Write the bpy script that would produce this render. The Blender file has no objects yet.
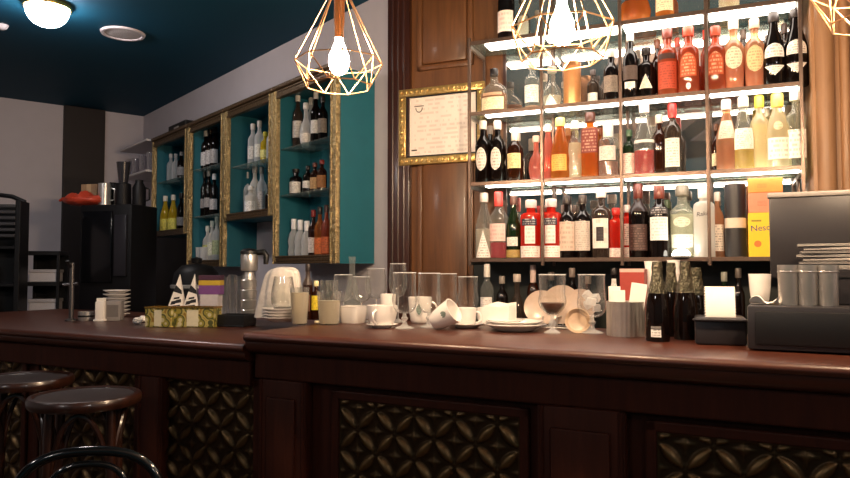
import bpy, bmesh, math, random
from mathutils import Vector, Matrix
random.seed(7)
PI = math.pi
scn = bpy.context.scene
C = scn.collection

# ------------------------------------------------------------------ camera
F = 700.0
EYE = Vector((0, 0, 1.36))
PITCH = math.atan(29 / 700)
cam_d = bpy.data.cameras.new('camera'); cam = bpy.data.objects.new('camera', cam_d); C.objects.link(cam)
cam_d.sensor_width = 36; cam_d.lens = 36 * F / 850; cam_d.clip_start = .02
cam.location = EYE; cam.rotation_euler = (PI / 2 + PITCH, 0, 0)
scn.camera = cam

def ray(px, py):
    a, b = (px - 425) / F, (239 - py) / F
    return Vector((a, math.cos(PITCH) - b * math.sin(PITCH), math.sin(PITCH) + b * math.cos(PITCH)))
def atY(px, py, Y):
    d = ray(px, py); return EYE + d * (Y / d.y)
def atZ(px, py, z):
    d = ray(px, py); return EYE + d * ((z - EYE.z) / d.z)

class Frame:                      # a wall-aligned frame: s along, d into the wall
    def __init__(self, x, y, k):
        self.o = Vector((x, y, 0)); self.a = -math.atan(k)
        self.u = Vector((math.cos(self.a), math.sin(self.a), 0)); self.v = Vector((-math.sin(self.a), math.cos(self.a), 0))
    def p(self, s, d, z): return self.o + self.u * s + self.v * d + Vector((0, 0, z))
    def hit(self, px, py, d=0):   # (s, z) where the ray meets the plane at depth d
        r = ray(px, py); t = (d - (EYE - self.o).dot(self.v)) / r.dot(self.v)
        q = EYE + r * t; return (q - self.o).dot(self.u), q.z
    def sd(self, q): return (q - self.o).dot(self.u), (q - self.o).dot(self.v)

def line_frame(y0, k, px):        # line y = y0 - k x, origin under pixel column px
    t = (px - 425) / F; Y = y0 / (1 + k * t); return Frame(t * Y, Y, k)
SH = line_frame(3.50, .4375, 470)        # front plane of the bottle shelves
CT = line_frame(2.18, .5166, 262)        # front plane of the bar counter
CB = line_frame(3.255, 1.217, 340)       # front plane of the framed cabinets

# ------------------------------------------------------------------ materials
def lin(c):
    if isinstance(c, str):
        c = c.lstrip('#'); c = [int(c[i:i+2], 16) / 255 for i in (0, 2, 4)]
    return tuple((x / 12.92 if x <= .04045 else ((x + .055) / 1.055) ** 2.4) for x in c[:3]) + (1,)
MATS = {}
def newmat(name):
    m = bpy.data.materials.new(name); m.use_nodes = True; nt = m.node_tree; nt.nodes.clear()
    out = nt.nodes.new('ShaderNodeOutputMaterial'); return m, nt, out
def N(nt, t, **kw):
    n = nt.nodes.new(t)
    for k, v in kw.items():
        if k.startswith('i_'): n.inputs[k[2:].replace('_', ' ')].default_value = v
        else: setattr(n, k, v)
    return n
def plain(name, col, rough=.5, metal=0, coat=0, bump=0, bscale=60, vary=.12, spec=.5):
    key = ('p', name)
    if key in MATS: return MATS[key]
    m, nt, out = newmat(name)
    b = N(nt, 'ShaderNodeBsdfPrincipled', i_Roughness=rough, i_Metallic=metal); b.inputs['Coat Weight'].default_value = coat
    b.inputs['Specular IOR Level'].default_value = spec
    tc = N(nt, 'ShaderNodeTexCoord'); nz = N(nt, 'ShaderNodeTexNoise', i_Scale=bscale, i_Detail=3.0)
    nt.links.new(tc.outputs['Object'], nz.inputs['Vector'])
    mx = N(nt, 'ShaderNodeMixRGB', blend_type='MULTIPLY'); mx.inputs[0].default_value = 1
    rp = N(nt, 'ShaderNodeMapRange'); rp.inputs['To Min'].default_value = 1 - vary; rp.inputs['To Max'].default_value = 1 + vary
    nt.links.new(nz.outputs['Fac'], rp.inputs['Value'])
    mx.inputs[1].default_value = lin(col); nt.links.new(rp.outputs[0], mx.inputs[2])
    nt.links.new(mx.outputs[0], b.inputs['Base Color'])
    if bump:
        bp = N(nt, 'ShaderNodeBump', i_Strength=bump, i_Distance=.01); nt.links.new(nz.outputs['Fac'], bp.inputs['Height'])
        nt.links.new(bp.outputs[0], b.inputs['Normal'])
    nt.links.new(b.outputs[0], out.inputs[0]); MATS[key] = m; return m
def wood(name, c1, c2, rough=.35, axis=0, scale=3.0, coat=.3, spec=.5):
    key = ('w', name)
    if key in MATS: return MATS[key]
    m, nt, out = newmat(name)
    tc = N(nt, 'ShaderNodeTexCoord'); mp = N(nt, 'ShaderNodeMapping')
    sc = [14, 14, 14]; sc[axis] = 1.2; mp.inputs['Scale'].default_value = sc
    nz = N(nt, 'ShaderNodeTexNoise', i_Scale=scale, i_Detail=6.0, i_Roughness=.6, i_Distortion=.6)
    cr = N(nt, 'ShaderNodeValToRGB'); cr.color_ramp.elements[0].position = .3; cr.color_ramp.elements[1].position = .7
    cr.color_ramp.elements[0].color = lin(c1); cr.color_ramp.elements[1].color = lin(c2)
    b = N(nt, 'ShaderNodeBsdfPrincipled', i_Roughness=rough); b.inputs['Specular IOR Level'].default_value = spec; b.inputs['Coat Weight'].default_value = coat; b.inputs['Coat Roughness'].default_value = .15
    bp = N(nt, 'ShaderNodeBump', i_Strength=.15, i_Distance=.002)
    L = nt.links.new
    L(tc.outputs['Object'], mp.inputs[0]); L(mp.outputs[0], nz.inputs['Vector']); L(nz.outputs['Fac'], cr.inputs[0]); L(cr.outputs[0], b.inputs['Base Color'])
    L(nz.outputs['Fac'], bp.inputs['Height']); L(bp.outputs[0], b.inputs['Normal']); L(b.outputs[0], out.inputs[0])
    MATS[key] = m; return m
def emit(name, col, s):
    key = ('e', name)
    if key in MATS: return MATS[key]
    m, nt, out = newmat(name); e = N(nt, 'ShaderNodeEmission', i_Strength=s); e.inputs[0].default_value = lin(col)
    nt.links.new(e.outputs[0], out.inputs[0]); MATS[key] = m; return m
def glass(name, tint='#ffffff', body=.06, bodycol=None, rough=.04, refl=.9, edge=None, power=4.0, etint=None):
    """thin-walled glass: tinted see-through + a little milky body + fresnel reflection"""
    key = ('g', name)
    if key in MATS: return MATS[key]
    m, nt, out = newmat(name); L = nt.links.new
    tr = N(nt, 'ShaderNodeBsdfTransparent'); tr.inputs[0].default_value = lin(tint)
    if etint:                       # glass seen edge-on is darker
        l3 = N(nt, 'ShaderNodeLayerWeight', i_Blend=.3); q3 = N(nt, 'ShaderNodeMath', operation='POWER'); q3.inputs[1].default_value = 2.0; L(l3.outputs['Facing'], q3.inputs[0])
        mt = N(nt, 'ShaderNodeMixRGB'); mt.inputs[1].default_value = lin(tint); mt.inputs[2].default_value = lin(etint); L(q3.outputs[0], mt.inputs[0]); L(mt.outputs[0], tr.inputs[0])
    df = N(nt, 'ShaderNodeBsdfDiffuse'); df.inputs[0].default_value = lin(bodycol or tint)
    tl = N(nt, 'ShaderNodeBsdfTranslucent'); tl.inputs[0].default_value = lin(bodycol or tint)
    m0 = N(nt, 'ShaderNodeMixShader'); m0.inputs[0].default_value = .5; L(df.outputs[0], m0.inputs[1]); L(tl.outputs[0], m0.inputs[2])
    lw = N(nt, 'ShaderNodeLayerWeight', i_Blend=.25)
    mb = N(nt, 'ShaderNodeMapRange'); mb.inputs['To Min'].default_value = body; mb.inputs['To Max'].default_value = edge if edge is not None else min(1, body * 2.2 + .10)
    L(lw.outputs['Facing'], mb.inputs['Value'])
    m1 = N(nt, 'ShaderNodeMixShader'); L(mb.outputs[0], m1.inputs[0]); L(tr.outputs[0], m1.inputs[1]); L(m0.outputs[0], m1.inputs[2])
    gl = N(nt, 'ShaderNodeBsdfGlossy', i_Roughness=rough)
    l2 = N(nt, 'ShaderNodeLayerWeight', i_Blend=.5)          # same from both sides of the thin wall
    pw = N(nt, 'ShaderNodeMath', operation='POWER'); pw.inputs[1].default_value = power; L(l2.outputs['Facing'], pw.inputs[0])
    mu = N(nt, 'ShaderNodeMath', operation='MULTIPLY_ADD'); mu.inputs[1].default_value = .38 * refl; mu.inputs[2].default_value = .05 * refl
    L(pw.outputs[0], mu.inputs[0])
    m2 = N(nt, 'ShaderNodeMixShader'); L(mu.outputs[0], m2.inputs[0]); L(m1.outputs[0], m2.inputs[1]); L(gl.outputs[0], m2.inputs[2])
    L(m2.outputs[0], out.inputs[0]); MATS[key] = m; return m
def printed(name, base, ink, rows=9.0, cover=.5, rough=.55):
    """paper with rows of unreadable small print, in UV space of the patch"""
    key = ('l', name)
    if key in MATS: return MATS[key]
    m, nt, out = newmat(name); L = nt.links.new
    uv = N(nt, 'ShaderNodeUVMap'); sp = N(nt, 'ShaderNodeSeparateXYZ'); L(uv.outputs[0], sp.inputs[0])
    def math_(op, a, b=None, v=None):
        n = N(nt, 'ShaderNodeMath', operation=op); L(a, n.inputs[0])
        if b is not None: L(b, n.inputs[1])
        elif v is not None: n.inputs[1].default_value = v
        return n.outputs[0]
    vv = math_('MULTIPLY', sp.outputs[1], v=rows * 1.5); fl = math_('FLOOR', vv); fr = math_('FRACT', vv)
    line = math_('GREATER_THAN', fr, v=.5)
    cb = N(nt, 'ShaderNodeCombineXYZ'); ux = math_('MULTIPLY', sp.outputs[0], v=11.0); L(ux, cb.inputs[0]); f3 = math_('MULTIPLY', fl, v=5.3); L(f3, cb.inputs[1])
    nz = N(nt, 'ShaderNodeTexNoise', i_Scale=1.0, i_Detail=2.0); L(cb.outputs[0], nz.inputs['Vector'])
    on = math_('GREATER_THAN', nz.outputs['Fac'], v=1 - cover); on = math_('MULTIPLY', on, line)
    ex = math_('SUBTRACT', sp.outputs[0], v=.5); ex = math_('ABSOLUTE', ex); ex = math_('LESS_THAN', ex, v=.4); on = math_('MULTIPLY', on, ex)
    on = math_('MULTIPLY', on, v=.5)
    mx = N(nt, 'ShaderNodeMixRGB'); mx.inputs[1].default_value = lin(base); mx.inputs[2].default_value = lin(ink); L(on, mx.inputs[0])
    b = N(nt, 'ShaderNodeBsdfPrincipled', i_Roughness=rough); L(mx.outputs[0], b.inputs['Base Color']); L(b.outputs[0], out.inputs[0])
    MATS[key] = m; return m

# ------------------------------------------------------------------ mesh helpers
class MB:
    def __init__(self): self.bm = bmesh.new(); self.uv = self.bm.loops.layers.uv.new('UVMap')
    def _xf(self, vs, M):
        if M is not None: bmesh.ops.transform(self.bm, matrix=M, verts=vs)
        return self
    def box(self, x0, x1, y0, y1, z0, z1, bev=0, M=None, seg=2):
        r = bmesh.ops.create_cube(self.bm, size=1); vs = r['verts']
        for v in vs: v.co = Vector((x0 + (v.co.x + .5) * (x1 - x0), y0 + (v.co.y + .5) * (y1 - y0), z0 + (v.co.z + .5) * (z1 - z0)))
        fs = list({f for v in vs for f in v.link_faces})
        for f in fs:
            for l in f.loops:
                c = l.vert.co; l[self.uv].uv = ((c.x - x0) / max(1e-6, x1 - x0), (c.z - z0) / max(1e-6, z1 - z0))
        if bev:
            es = list({e for v in vs for e in v.link_edges})
            rr = bmesh.ops.bevel(self.bm, geom=es, offset=bev, segments=seg, affect='EDGES', profile=.5)
            vs = list({v for f in rr['faces'] for v in f.verts} | {v for v in vs if v.is_valid})
            vs = [v for v in vs if v.is_valid]
        return self._xf(vs, M)
    def lathe(self, prof, n=24, M=None, sq=0, sy=1.0, a0=None, a1=None):
        """prof [(r, z)], closed at r=0 ends; sq: squircle exponent; partial sweep a0..a1 gives a patch"""
        full = a0 is None; rings = []
        cnt = n if full else n + 1
        for i, (r, z) in enumerate(prof):
            if full and r < 1e-7: rings.append([self.bm.verts.new((0, 0, z))]); continue
            row = []
            for j in range(cnt):
                if full: t = 2 * PI * j / n
                else:
                    w0 = a0[i] if isinstance(a0, list) else a0; w1 = a1[i] if isinstance(a1, list) else a1
                    t = w0 + (w1 - w0) * j / n
                k = 1.0
                if sq: k = (abs(math.cos(t)) ** sq + abs(math.sin(t)) ** sq) ** (-1 / sq) * .88
                row.append(self.bm.verts.new((r * k * math.cos(t), r * k * sy * math.sin(t), z)))
            rings.append(row)
        zs = [z for _, z in prof]; z0, z1 = min(zs), max(zs); dz = max(1e-6, z1 - z0)
        for i in range(len(rings) - 1):
            A, B = rings[i], rings[i + 1]
            for j in range(n):
                j2 = (j + 1) % n if full else j + 1
                us = (j / n, (j + 1) / n)
                if len(A) == 1 and len(B) == 1: continue
                if len(A) == 1: q, uq = [A[0], B[j2], B[j]], [(us[0], 0), (us[1], 1), (us[0], 1)]
                elif len(B) == 1: q, uq = [A[j], A[j2], B[0]], [(us[0], 0), (us[1], 0), (us[0], 1)]
                else: q = [A[j], A[j2], B[j2], B[j]]; va, vb = (zs[i] - z0) / dz, (zs[i + 1] - z0) / dz; uq = [(us[0], va), (us[1], va), (us[1], vb), (us[0], vb)]
                try: f = self.bm.faces.new(q)
                except ValueError: continue
                for l, w in zip(f.loops, uq): l[self.uv].uv = w
        return self._xf([v for r in rings for v in r], M)
    def tube(self, pts, r, n=8, closed=False, M=None, caps=True):
        pts = [Vector(p) for p in pts]; rings = []; m = len(pts); prev = None
        for i, p in enumerate(pts):
            if closed: t = pts[(i + 1) % m] - pts[i - 1]
            else: t = pts[min(i + 1, m - 1)] - pts[max(i - 1, 0)]
            t.normalize()
            if prev is None:
                a = Vector((0, 0, 1)) if abs(t.z) < .9 else Vector((1, 0, 0)); x = t.cross(a).normalized()
            else: x = (prev - t * prev.dot(t)).normalized()
            prev = x; y = t.cross(x); rr = r[i] if isinstance(r, (list, tuple)) else r
            rings.append([self.bm.verts.new(p + (x * math.cos(2 * PI * k / n) + y * math.sin(2 * PI * k / n)) * rr) for k in range(n)])
        for i in range(m if closed else m - 1):
            A, B = rings[i], rings[(i + 1) % m]
            for k in range(n): self.bm.faces.new((A[k], A[(k + 1) % n], B[(k + 1) % n], B[k]))
        if not closed and caps:
            self.bm.faces.new(rings[0][::-1]); self.bm.faces.new(rings[-1])
        return self._xf([v for q in rings for v in q], M)
    def prism(self, poly, z0, z1, M=None):
        a = [self.bm.verts.new((x, y, z0)) for x, y in poly]; b = [self.bm.verts.new((x, y, z1)) for x, y in poly]; n = len(poly)
        self.bm.faces.new(a[::-1]); self.bm.faces.new(b)
        for i in range(n): self.bm.faces.new((a[i], a[(i + 1) % n], b[(i + 1) % n], b[i]))
        return self._xf(a + b, M)
    def quad(self, pts):
        f = self.bm.faces.new([self.bm.verts.new(p) for p in pts])
        for l, w in zip(f.loops, [(0, 0), (1, 0), (1, 1), (0, 1)]): l[self.uv].uv = w
        return self
    def build(self, name, mat, parent=None, smooth=True, ang=40, recalc=True):
        if recalc: bmesh.ops.recalc_face_normals(self.bm, faces=self.bm.faces[:])
        me = bpy.data.meshes.new(name); self.bm.to_mesh(me); self.bm.free()
        if smooth:
            for p in me.polygons: p.use_smooth = True
            me.set_sharp_from_angle(angle=math.radians(ang))
        me.materials.append(mat)
        o = bpy.data.objects.new(name, me); C.objects.link(o)
        if parent is not None: o.parent = parent
        return o
def T(x=0, y=0, z=0, rx=0, ry=0, rz=0):
    return Matrix.Translation((x, y, z)) @ Matrix.Rotation(rz, 4, 'Z') @ Matrix.Rotation(ry, 4, 'Y') @ Matrix.Rotation(rx, 4, 'X')
def tag(o, label, cat, group=None, kind=None):
    if label: o['label'] = label
    if cat: o['category'] = cat
    if group: o['group'] = group
    if kind: o['kind'] = kind
    return o
def thing(name, label, cat, loc=(0, 0, 0), rz=0, group=None):
    o = bpy.data.objects.new(name, None); C.objects.link(o); o.empty_display_size = .05
    o.location = loc; o.rotation_euler = (0, 0, rz); return tag(o, label, cat, group)
def place(o, loc, rz=0): o.location = loc; o.rotation_euler = (0, 0, rz); return o
def struct(o, loc=None, rz=0):
    o['kind'] = 'structure'
    if loc is not None: place(o, loc, rz)
    return o
def text_part(txt, size, mat, parent, M, name='lettering', extrude=.0006, shear=0, align='LEFT'):
    cu = bpy.data.curves.new('t', 'FONT'); cu.body = txt; cu.size = size; cu.extrude = extrude; cu.shear = shear; cu.align_x = align
    ob = bpy.data.objects.new('t', cu); C.objects.link(ob); dg = bpy.context.evaluated_depsgraph_get()
    me = bpy.data.meshes.new_from_object(ob.evaluated_get(dg)); bpy.data.objects.remove(ob); bpy.data.curves.remove(cu)
    me.transform(M); me.materials.clear(); me.materials.append(mat)
    o = bpy.data.objects.new(name, me); C.objects.link(o); o.parent = parent; return o
import numpy as np
# ------------------------------------------------------------------ shared materials
M_white = plain('painted_wall', '#cac2c8', .75, vary=.05, bscale=8)
M_ceil = plain('teal_ceiling', '#0a4159', .7, vary=.08, bscale=4, spec=.2)
M_teal = plain('teal_paint', '#145f70', .5, vary=.10, bscale=12)
M_wallwood = wood('panelling_wood', '#58361c', '#6e4626', .45, 2, coat=.12)
M_darkwood = wood('dark_wood', '#2a130c', '#3d1d12', .35, 2)
M_barwood = wood('mahogany', '#3a1a10', '#502616', .38, 0, coat=.08)
M_barbody = wood('bar_front_wood', '#32160d', '#421e12', .55, 2, coat=0, spec=.15)
M_floor = wood('floor_boards', '#2c1d16', '#43301f', .3, 0)
M_gold = plain('gilded_carving', '#a8956e', .34, .8, bump=1.5, bscale=48, vary=.6)
M_rail = plain('bronzed_rail', '#5e4a34', .4, .5, bump=.5, bscale=60, vary=.4)
M_goldsm = plain('polished_gilt', '#c9a254', .25, .9, vary=.2)
m, nt, out = newmat('embossed_brass'); L = nt.links.new      # recesses of the pressing coloured darker than its raised parts
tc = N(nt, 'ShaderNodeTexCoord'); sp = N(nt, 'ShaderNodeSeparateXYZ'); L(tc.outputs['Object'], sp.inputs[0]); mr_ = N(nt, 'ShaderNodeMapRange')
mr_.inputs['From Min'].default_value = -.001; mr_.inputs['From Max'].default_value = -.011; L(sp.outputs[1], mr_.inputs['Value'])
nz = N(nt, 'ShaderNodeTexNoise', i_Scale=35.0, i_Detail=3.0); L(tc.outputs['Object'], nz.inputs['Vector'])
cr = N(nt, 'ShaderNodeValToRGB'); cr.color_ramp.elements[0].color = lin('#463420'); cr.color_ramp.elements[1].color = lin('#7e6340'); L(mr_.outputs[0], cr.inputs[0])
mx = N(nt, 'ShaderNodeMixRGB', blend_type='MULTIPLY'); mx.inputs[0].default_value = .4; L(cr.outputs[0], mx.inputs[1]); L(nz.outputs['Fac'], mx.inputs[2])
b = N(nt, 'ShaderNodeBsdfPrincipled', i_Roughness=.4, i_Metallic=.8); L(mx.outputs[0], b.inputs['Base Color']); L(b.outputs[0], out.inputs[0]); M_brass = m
M_copper = plain('copper_wire', '#e2b184', .3, .9, vary=.1)
M_socket = plain('copper_socket', '#8a5a34', .4, .9, vary=.1)
M_steel = plain('brushed_steel', '#c4c0bc', .3, .75, vary=.15, bscale=20)
M_bronze = plain('bronze_tube', '#6d5a50', .35, .7, vary=.2)
M_black = plain('black_plastic', '#0e0d0f', .45, vary=.2)
M_black2 = plain('charcoal_casing', '#262326', .4, vary=.1)
M_ceramic = plain('white_ceramic', '#efe9e4', .15, coat=.4, vary=.03)
M_cloth = plain('white_cloth', '#dcd4cc', .9, bump=.5, bscale=35, vary=.06)
M_paper = plain('white_paper', '#eee8e2', .8, vary=.04)
M_led = emit('led_panel', '#fff1e2', 12)
M_bulb = emit('lit_bulb', '#ffdcb4', 800)
M_globe = emit('lit_opal_glass', '#fff6f2', 85)
M_clear = glass('clear_glass', '#f4f6f4', .05, '#ffffff')
M_shelfglass = glass('shelf_glass', '#e0ece8', .10, '#cfd8d4')

# ------------------------------------------------------------------ room shell
H = 2.92
DW, DS = .233, .247             # wall planes behind the cabinets and behind the shelves
def meet(f1, d1, f2, d2):
    A = Matrix(((f1.v.x, f1.v.y), (f2.v.x, f2.v.y))); b = Vector((d1 + f1.o.dot(f1.v), d2 + f2.o.dot(f2.v)))
    q = A.inverted() @ b; return Vector((q.x, q.y, 0))
pA = meet(CB, DW, SH, DS)
sFar, _ = CB.hit(143.6, 112.8, DW); pB = CB.p(sFar, DW, 0)
pC = pB - CB.v * 5.2; pD = Vector((pC.x, -3.2, 0)); pE = Vector((3.3, -3.2, 0))
tE = (3.3 - SH.p(0, DS, 0).x) / SH.u.x; pF = SH.p(tE, DS, 0)
room = [pA, pB, pC, pD, pE, pF]
def wall(name, p, q, mat, th=.12):
    L = (q - p).length; a = math.atan2(q.y - p.y, q.x - p.x)
    struct(MB().box(0, L, 0, -th, 0, H).build(name, mat, smooth=False), p, a)
wall('wall_back', pA, pF, M_wallwood)        # p -> q with the room on the left-hand side flipped below
bpy.data.objects['wall_back'].scale.y = -1
for nm, p, q, mt in (('wall_cabinet', pB, pA, M_white), ('wall_far', pC, pB, M_white), ('wall_left', pD, pC, M_white), ('wall_rear', pE, pD, M_teal), ('wall_right', pF, pE, M_white)):
    wall(nm, p, q, mt); bpy.data.objects[nm].scale.y = -1
poly = [(p.x, p.y) for p in room]
struct(MB().prism(poly, H, H + .1).build('ceiling', M_ceil, smooth=False))
struct(MB().prism(poly, -.1, 0).build('floor', M_floor, smooth=False))
FW = Frame(pB.x, pB.y, 0); FW.a = math.atan2(CB.v.y, CB.v.x); FW.u = CB.v.copy(); FW.v = -CB.u      # far wall: s runs to the right, ends at pB (s=0)
# dark pilaster on the far wall
s0 = FW.hit(62.5, 150)[0]; s1 = FW.hit(103.5, 150)[0]
struct(MB().box(s0, s1, -.05, 0, 0, H, .006).build('trim_1', plain('dark_stained_boards', '#1c0e0d', .6), smooth=False), FW.o, FW.a)

# panelled wood wall beside the shelves
def shs(px, py=150, d=DS): return SH.hit(px, py, d)[0]
a0, a1 = shs(390), shs(412)
mb = MB().box(a0, a1, DS - .035, DS, 0, H, .006)
for k in range(3):
    x = a0 + (a1 - a0) * (.25 + .25 * k); mb.tube([(x, DS - .035, .05), (x, DS - .035, H - .05)], .006, 6)
struct(mb.build('trim_2', M_darkwood), SH.o, SH.a)
for i, (z0, z1) in enumerate(((.25, 2.33), (2.43, 2.88))):
    b0, b1 = shs(418), shs(474); mb = MB().box(b0 + .03, b1 - .03, DS - .022, DS, z0 + .03, z1 - .03, .02)
    for q in ((b0, b1, z0, z0 + .03), (b0, b1, z1 - .03, z1), (b0, b0 + .03, z0, z1), (b1 - .03, b1, z0, z1)):
        mb.box(q[0], q[1], DS - .018, DS, q[2], q[3], .006)
    struct(mb.build('trim_%d' % (3 + i), M_wallwood), SH.o, SH.a)
# wooden column right of the shelves
c0 = SH.hit(812, 100, -.02)[0]; c1 = c0 + .16
mb = MB().box(c0, c1, .0, DS, 0, H, .01).tube([(c0 + .05, -.0, 0), (c0 + .05, -.0, H)], .035, 16).tube([(c0 + .12, -.0, 0), (c0 + .12, -.0, H)], .02, 12)
struct(mb.build('trim_5', wood('tan_column_wood', '#86603f', '#a07652', .5, 2, coat=.05)), SH.o, SH.a)

# mirror behind the bottles
m, nt, out = newmat('mirror_glass'); b = N(nt, 'ShaderNodeBsdfPrincipled', i_Roughness=.03, i_Metallic=.93); b.inputs['Base Color'].default_value = lin('#d8d2cc'); nt.links.new(b.outputs[0], out.inputs[0])
x0, x1 = shs(507), SH.hit(806, 100, .2)[0] + .02
mr = thing('bar_mirror', 'large plain mirror on the wooden wall behind the lit bottle shelves', 'mirror', SH.p((x0 + x1) / 2, DS, 1.405), SH.a)
w = (x1 - x0) / 2
MB().box(-w, w, -.008, -.001, 0, 1.50).build('mirror_glass', m, mr, smooth=False)
mb = MB()
for q in ((-w - .015, -w, 0, 1.50), (w, w + .015, 0, 1.50), (-w - .015, w + .015, -.015, 0)): mb.box(q[0], q[1], -.014, -.001, q[2], q[3])
mb.build('mirror_edging', M_darkwood, mr, smooth=False)

# ------------------------------------------------------------------ bottle shelf unit
SHZ = {'C': 1.405, 'B': 1.775, 'A': 2.12, 'T': 2.47}
SX = [0, .36, .72, 1.08, 1.437]
sh = thing('bottle_shelf', 'metal and glass wall shelving with glowing light panels under its boards, full of bottles', 'shelf', SH.p(0, 0, 1.37), SH.a)
Z0 = 1.37
for i, x in enumerate(SX):
    top = (2.49 if i in (0,) else H) - Z0
    MB().box(x - .007, x + .007, -.012, .004, 0, top, .002).build('upright', M_bronze, sh, smooth=False)
    MB().box(x - .006, x + .006, DS - .03, DS - .016, 0, top, .002).build('rear_upright', M_bronze, sh, smooth=False)
for key, z in SHZ.items():
    th = .012
    bd = MB().box(-.005, 1.442, .004, DS - .03, z - th - Z0, z - Z0, .002).build('shelf_board', M_shelfglass if key != 'C' else M_darkwood, sh, smooth=False)
    MB().box(-.005, 1.442, -.004, .004, z - .016 - Z0, z + .002 - Z0, .001).build('edge_rail', M_bronze, sh, smooth=False)
    for x in (0, 1.437): MB().box(x - .006, x + .006, .004, DS - .03, z - .03 - Z0, z - th - .0005 - Z0).build('side_rail', M_steel, sh, smooth=False)
    if key != 'C':
        for i in range(4):
            l = SX[i] + (.075 if i == 0 else .012); r = SX[i + 1] - .012
            dd = .105 if key == 'T' else .052
            MB().box(l, r, .012, dd, z - th - .011 - Z0, z - th - .0005 - Z0, .003).build('light_panel', M_led, bd, smooth=False)

# ------------------------------------------------------------------ bar counter
def cts(px, py=340, d=0): return CT.hit(px, py, d)[0]
def extrude(mb, prof, x0, x1):
    a = [mb.bm.verts.new((x0, y, z)) for y, z in prof]; b = [mb.bm.verts.new((x1, y, z)) for y, z in prof]; n = len(prof)
    mb.bm.faces.new(a); mb.bm.faces.new(b[::-1])
    for i in range(n): mb.bm.faces.new((a[i], b[i], b[(i + 1) % n], a[(i + 1) % n]))
    return mb
def top_profile(z, depth, th):
    return [(.022, z), (.009, z - .003), (.002, z - .010), (0, z - .018), (.003, z - .027), (.012, z - .031), (.012, z - th + .022), (.02, z - th + .012), (.034, z - th + .004), (.05, z - th), (.09, z - th), (.09, z - .035), (depth, z - .035), (depth, z)]
def embossed(x0, x1, z0, z1, a=.072, step=.0042):
    """pressed-metal sheet of interlaced leaves and four-point stars (height field)"""
    nx = max(2, int((x1 - x0) / step)); nz = max(2, int((z1 - z0) / step))
    X, Zz = np.meshgrid(np.linspace(0, x1 - x0, nx), np.linspace(0, z1 - z0, nz))
    U = X / a; V = (Zz - (z1 - z0)) / a + .35
    h = np.zeros_like(U)
    fu, fv = np.floor(U), np.floor(V)
    d = []
    for i in (-1, 0, 1, 2):
        for j in (-1, 0, 1, 2):
            cu, cv = fu + i, fv + j
            odd = (np.mod(cu + cv, 2) == 1); dist = np.hypot(U - cu, V - cv)
            d.append(np.where(odd, dist, 9.))
            st = np.sqrt(np.abs(U - cu)) + np.sqrt(np.abs(V - cv))
            h = np.where(odd, np.maximum(h, np.clip((.70 - st) / .70, 0, 1) * .008 + (st < .70) * .002), h)
            cr = (np.minimum(np.abs(np.abs(U - cu) - .0), np.abs(np.abs(V - cv) - .0)) < .05) & (np.maximum(np.abs(U - cu), np.abs(V - cv)) < .26)
            h = np.where(~odd & cr, np.maximum(h, .003), h)
    D = np.sort(np.stack(d), axis=0)
    leaf = np.clip(.935 - D[1], 0, 1)
    rim = np.clip(leaf / .035, 0, 1)
    h = np.maximum(h, rim * (.005 + .011 * np.clip(leaf / .26, 0, 1) ** .75))
    edge = np.minimum(np.minimum(X, x1 - x0 - X), np.minimum(Zz, z1 - z0 - Zz)); h = np.where(edge < .008, .004, h)
    co = [(x0 + X[j, i], -h[j, i], z0 + Zz[j, i]) for j in range(nz) for i in range(nx)]
    fs = [(j * nx + i, j * nx + i + 1, (j + 1) * nx + i + 1, (j + 1) * nx + i) for j in range(nz - 1) for i in range(nx - 1)]
    me = bpy.data.meshes.new('embossed_panel'); me.from_pydata(co, [], fs)
    for p in me.polygons: p.use_smooth = True
    return me
def counter(name, label, sL, sR, ztop, depth, th, pil, panels):
    root = thing(name, label, 'bar counter', CT.p((sL + sR) / 2, 0, 0), CT.a); ox = -(sL + sR) / 2
    extrude(MB(), top_profile(ztop, depth, th), sL + ox, sR + ox).build('countertop', M_barwood, root, ang=50)
    zc = ztop - th
    mb = MB().box(sL + .015 + ox, sR - .005 + ox, .085, depth - .03, .0, zc)
    mb.build('bar_body', M_barbody, root, smooth=False)
    MB().box(sL + .015 + ox, sR - .005 + ox, .045, .0855, zc - .09, zc, .006).build('fascia', M_barbody, root, smooth=False)
    MB().box(sL + .015 + ox, sR - .005 + ox, .03, .0855, 0, .14, .006).build('plinth', M_barbody, root, smooth=False)
    for a, b in pil:
        mb = MB().box(a + ox, b + ox, .04, .0855, .14, zc - .09, .006)
        w = b - a
        if w > .16: mb.box(a + .04 + ox, b - .04 + ox, .03, .041, .2, zc - .15, .008)
        mb.tube([(a + .012 + ox, .042, .14), (a + .012 + ox, .042, zc - .09)], .008, 8).tube([(b - .012 + ox, .042, .14), (b - .012 + ox, .042, zc - .09)], .008, 8)
        mb.build('pilaster', M_barbody, root)
    for a, b, z1 in panels:
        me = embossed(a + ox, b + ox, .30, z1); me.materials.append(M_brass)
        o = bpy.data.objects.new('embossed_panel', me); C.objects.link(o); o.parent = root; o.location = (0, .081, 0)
        mb = MB()
        for q in ((a - .03, b + .03, z1, z1 + .03), (a - .03, b + .03, .27, .30), (a - .03, a, .27, z1 + .03), (b, b + .03, .27, z1 + .03)):
            mb.box(q[0] + ox, q[1] + ox, .068, .0855, q[2], q[3], .005)
        mb.build('panel_moulding', M_barbody, root, smooth=False)
ZR, ZL = 1.128, 1.087
sEnd = cts(243, 333); sCut = sEnd
P = lambda px, d=.08: cts(px, 420, d)
counter('bar_counter', 'tall main section of the mahogany bar counter, right half with the glassware on it', sEnd, 2.35, ZR, .78, .075,
        [(P(258, .04), P(305, .04)), (P(537, .04), P(625, .04)), (P(625, .04) + 1.02, P(625, .04) + 1.32)],
        [(P(340), P(520), .912), (P(657), P(657) + .80, .912)])
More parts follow.
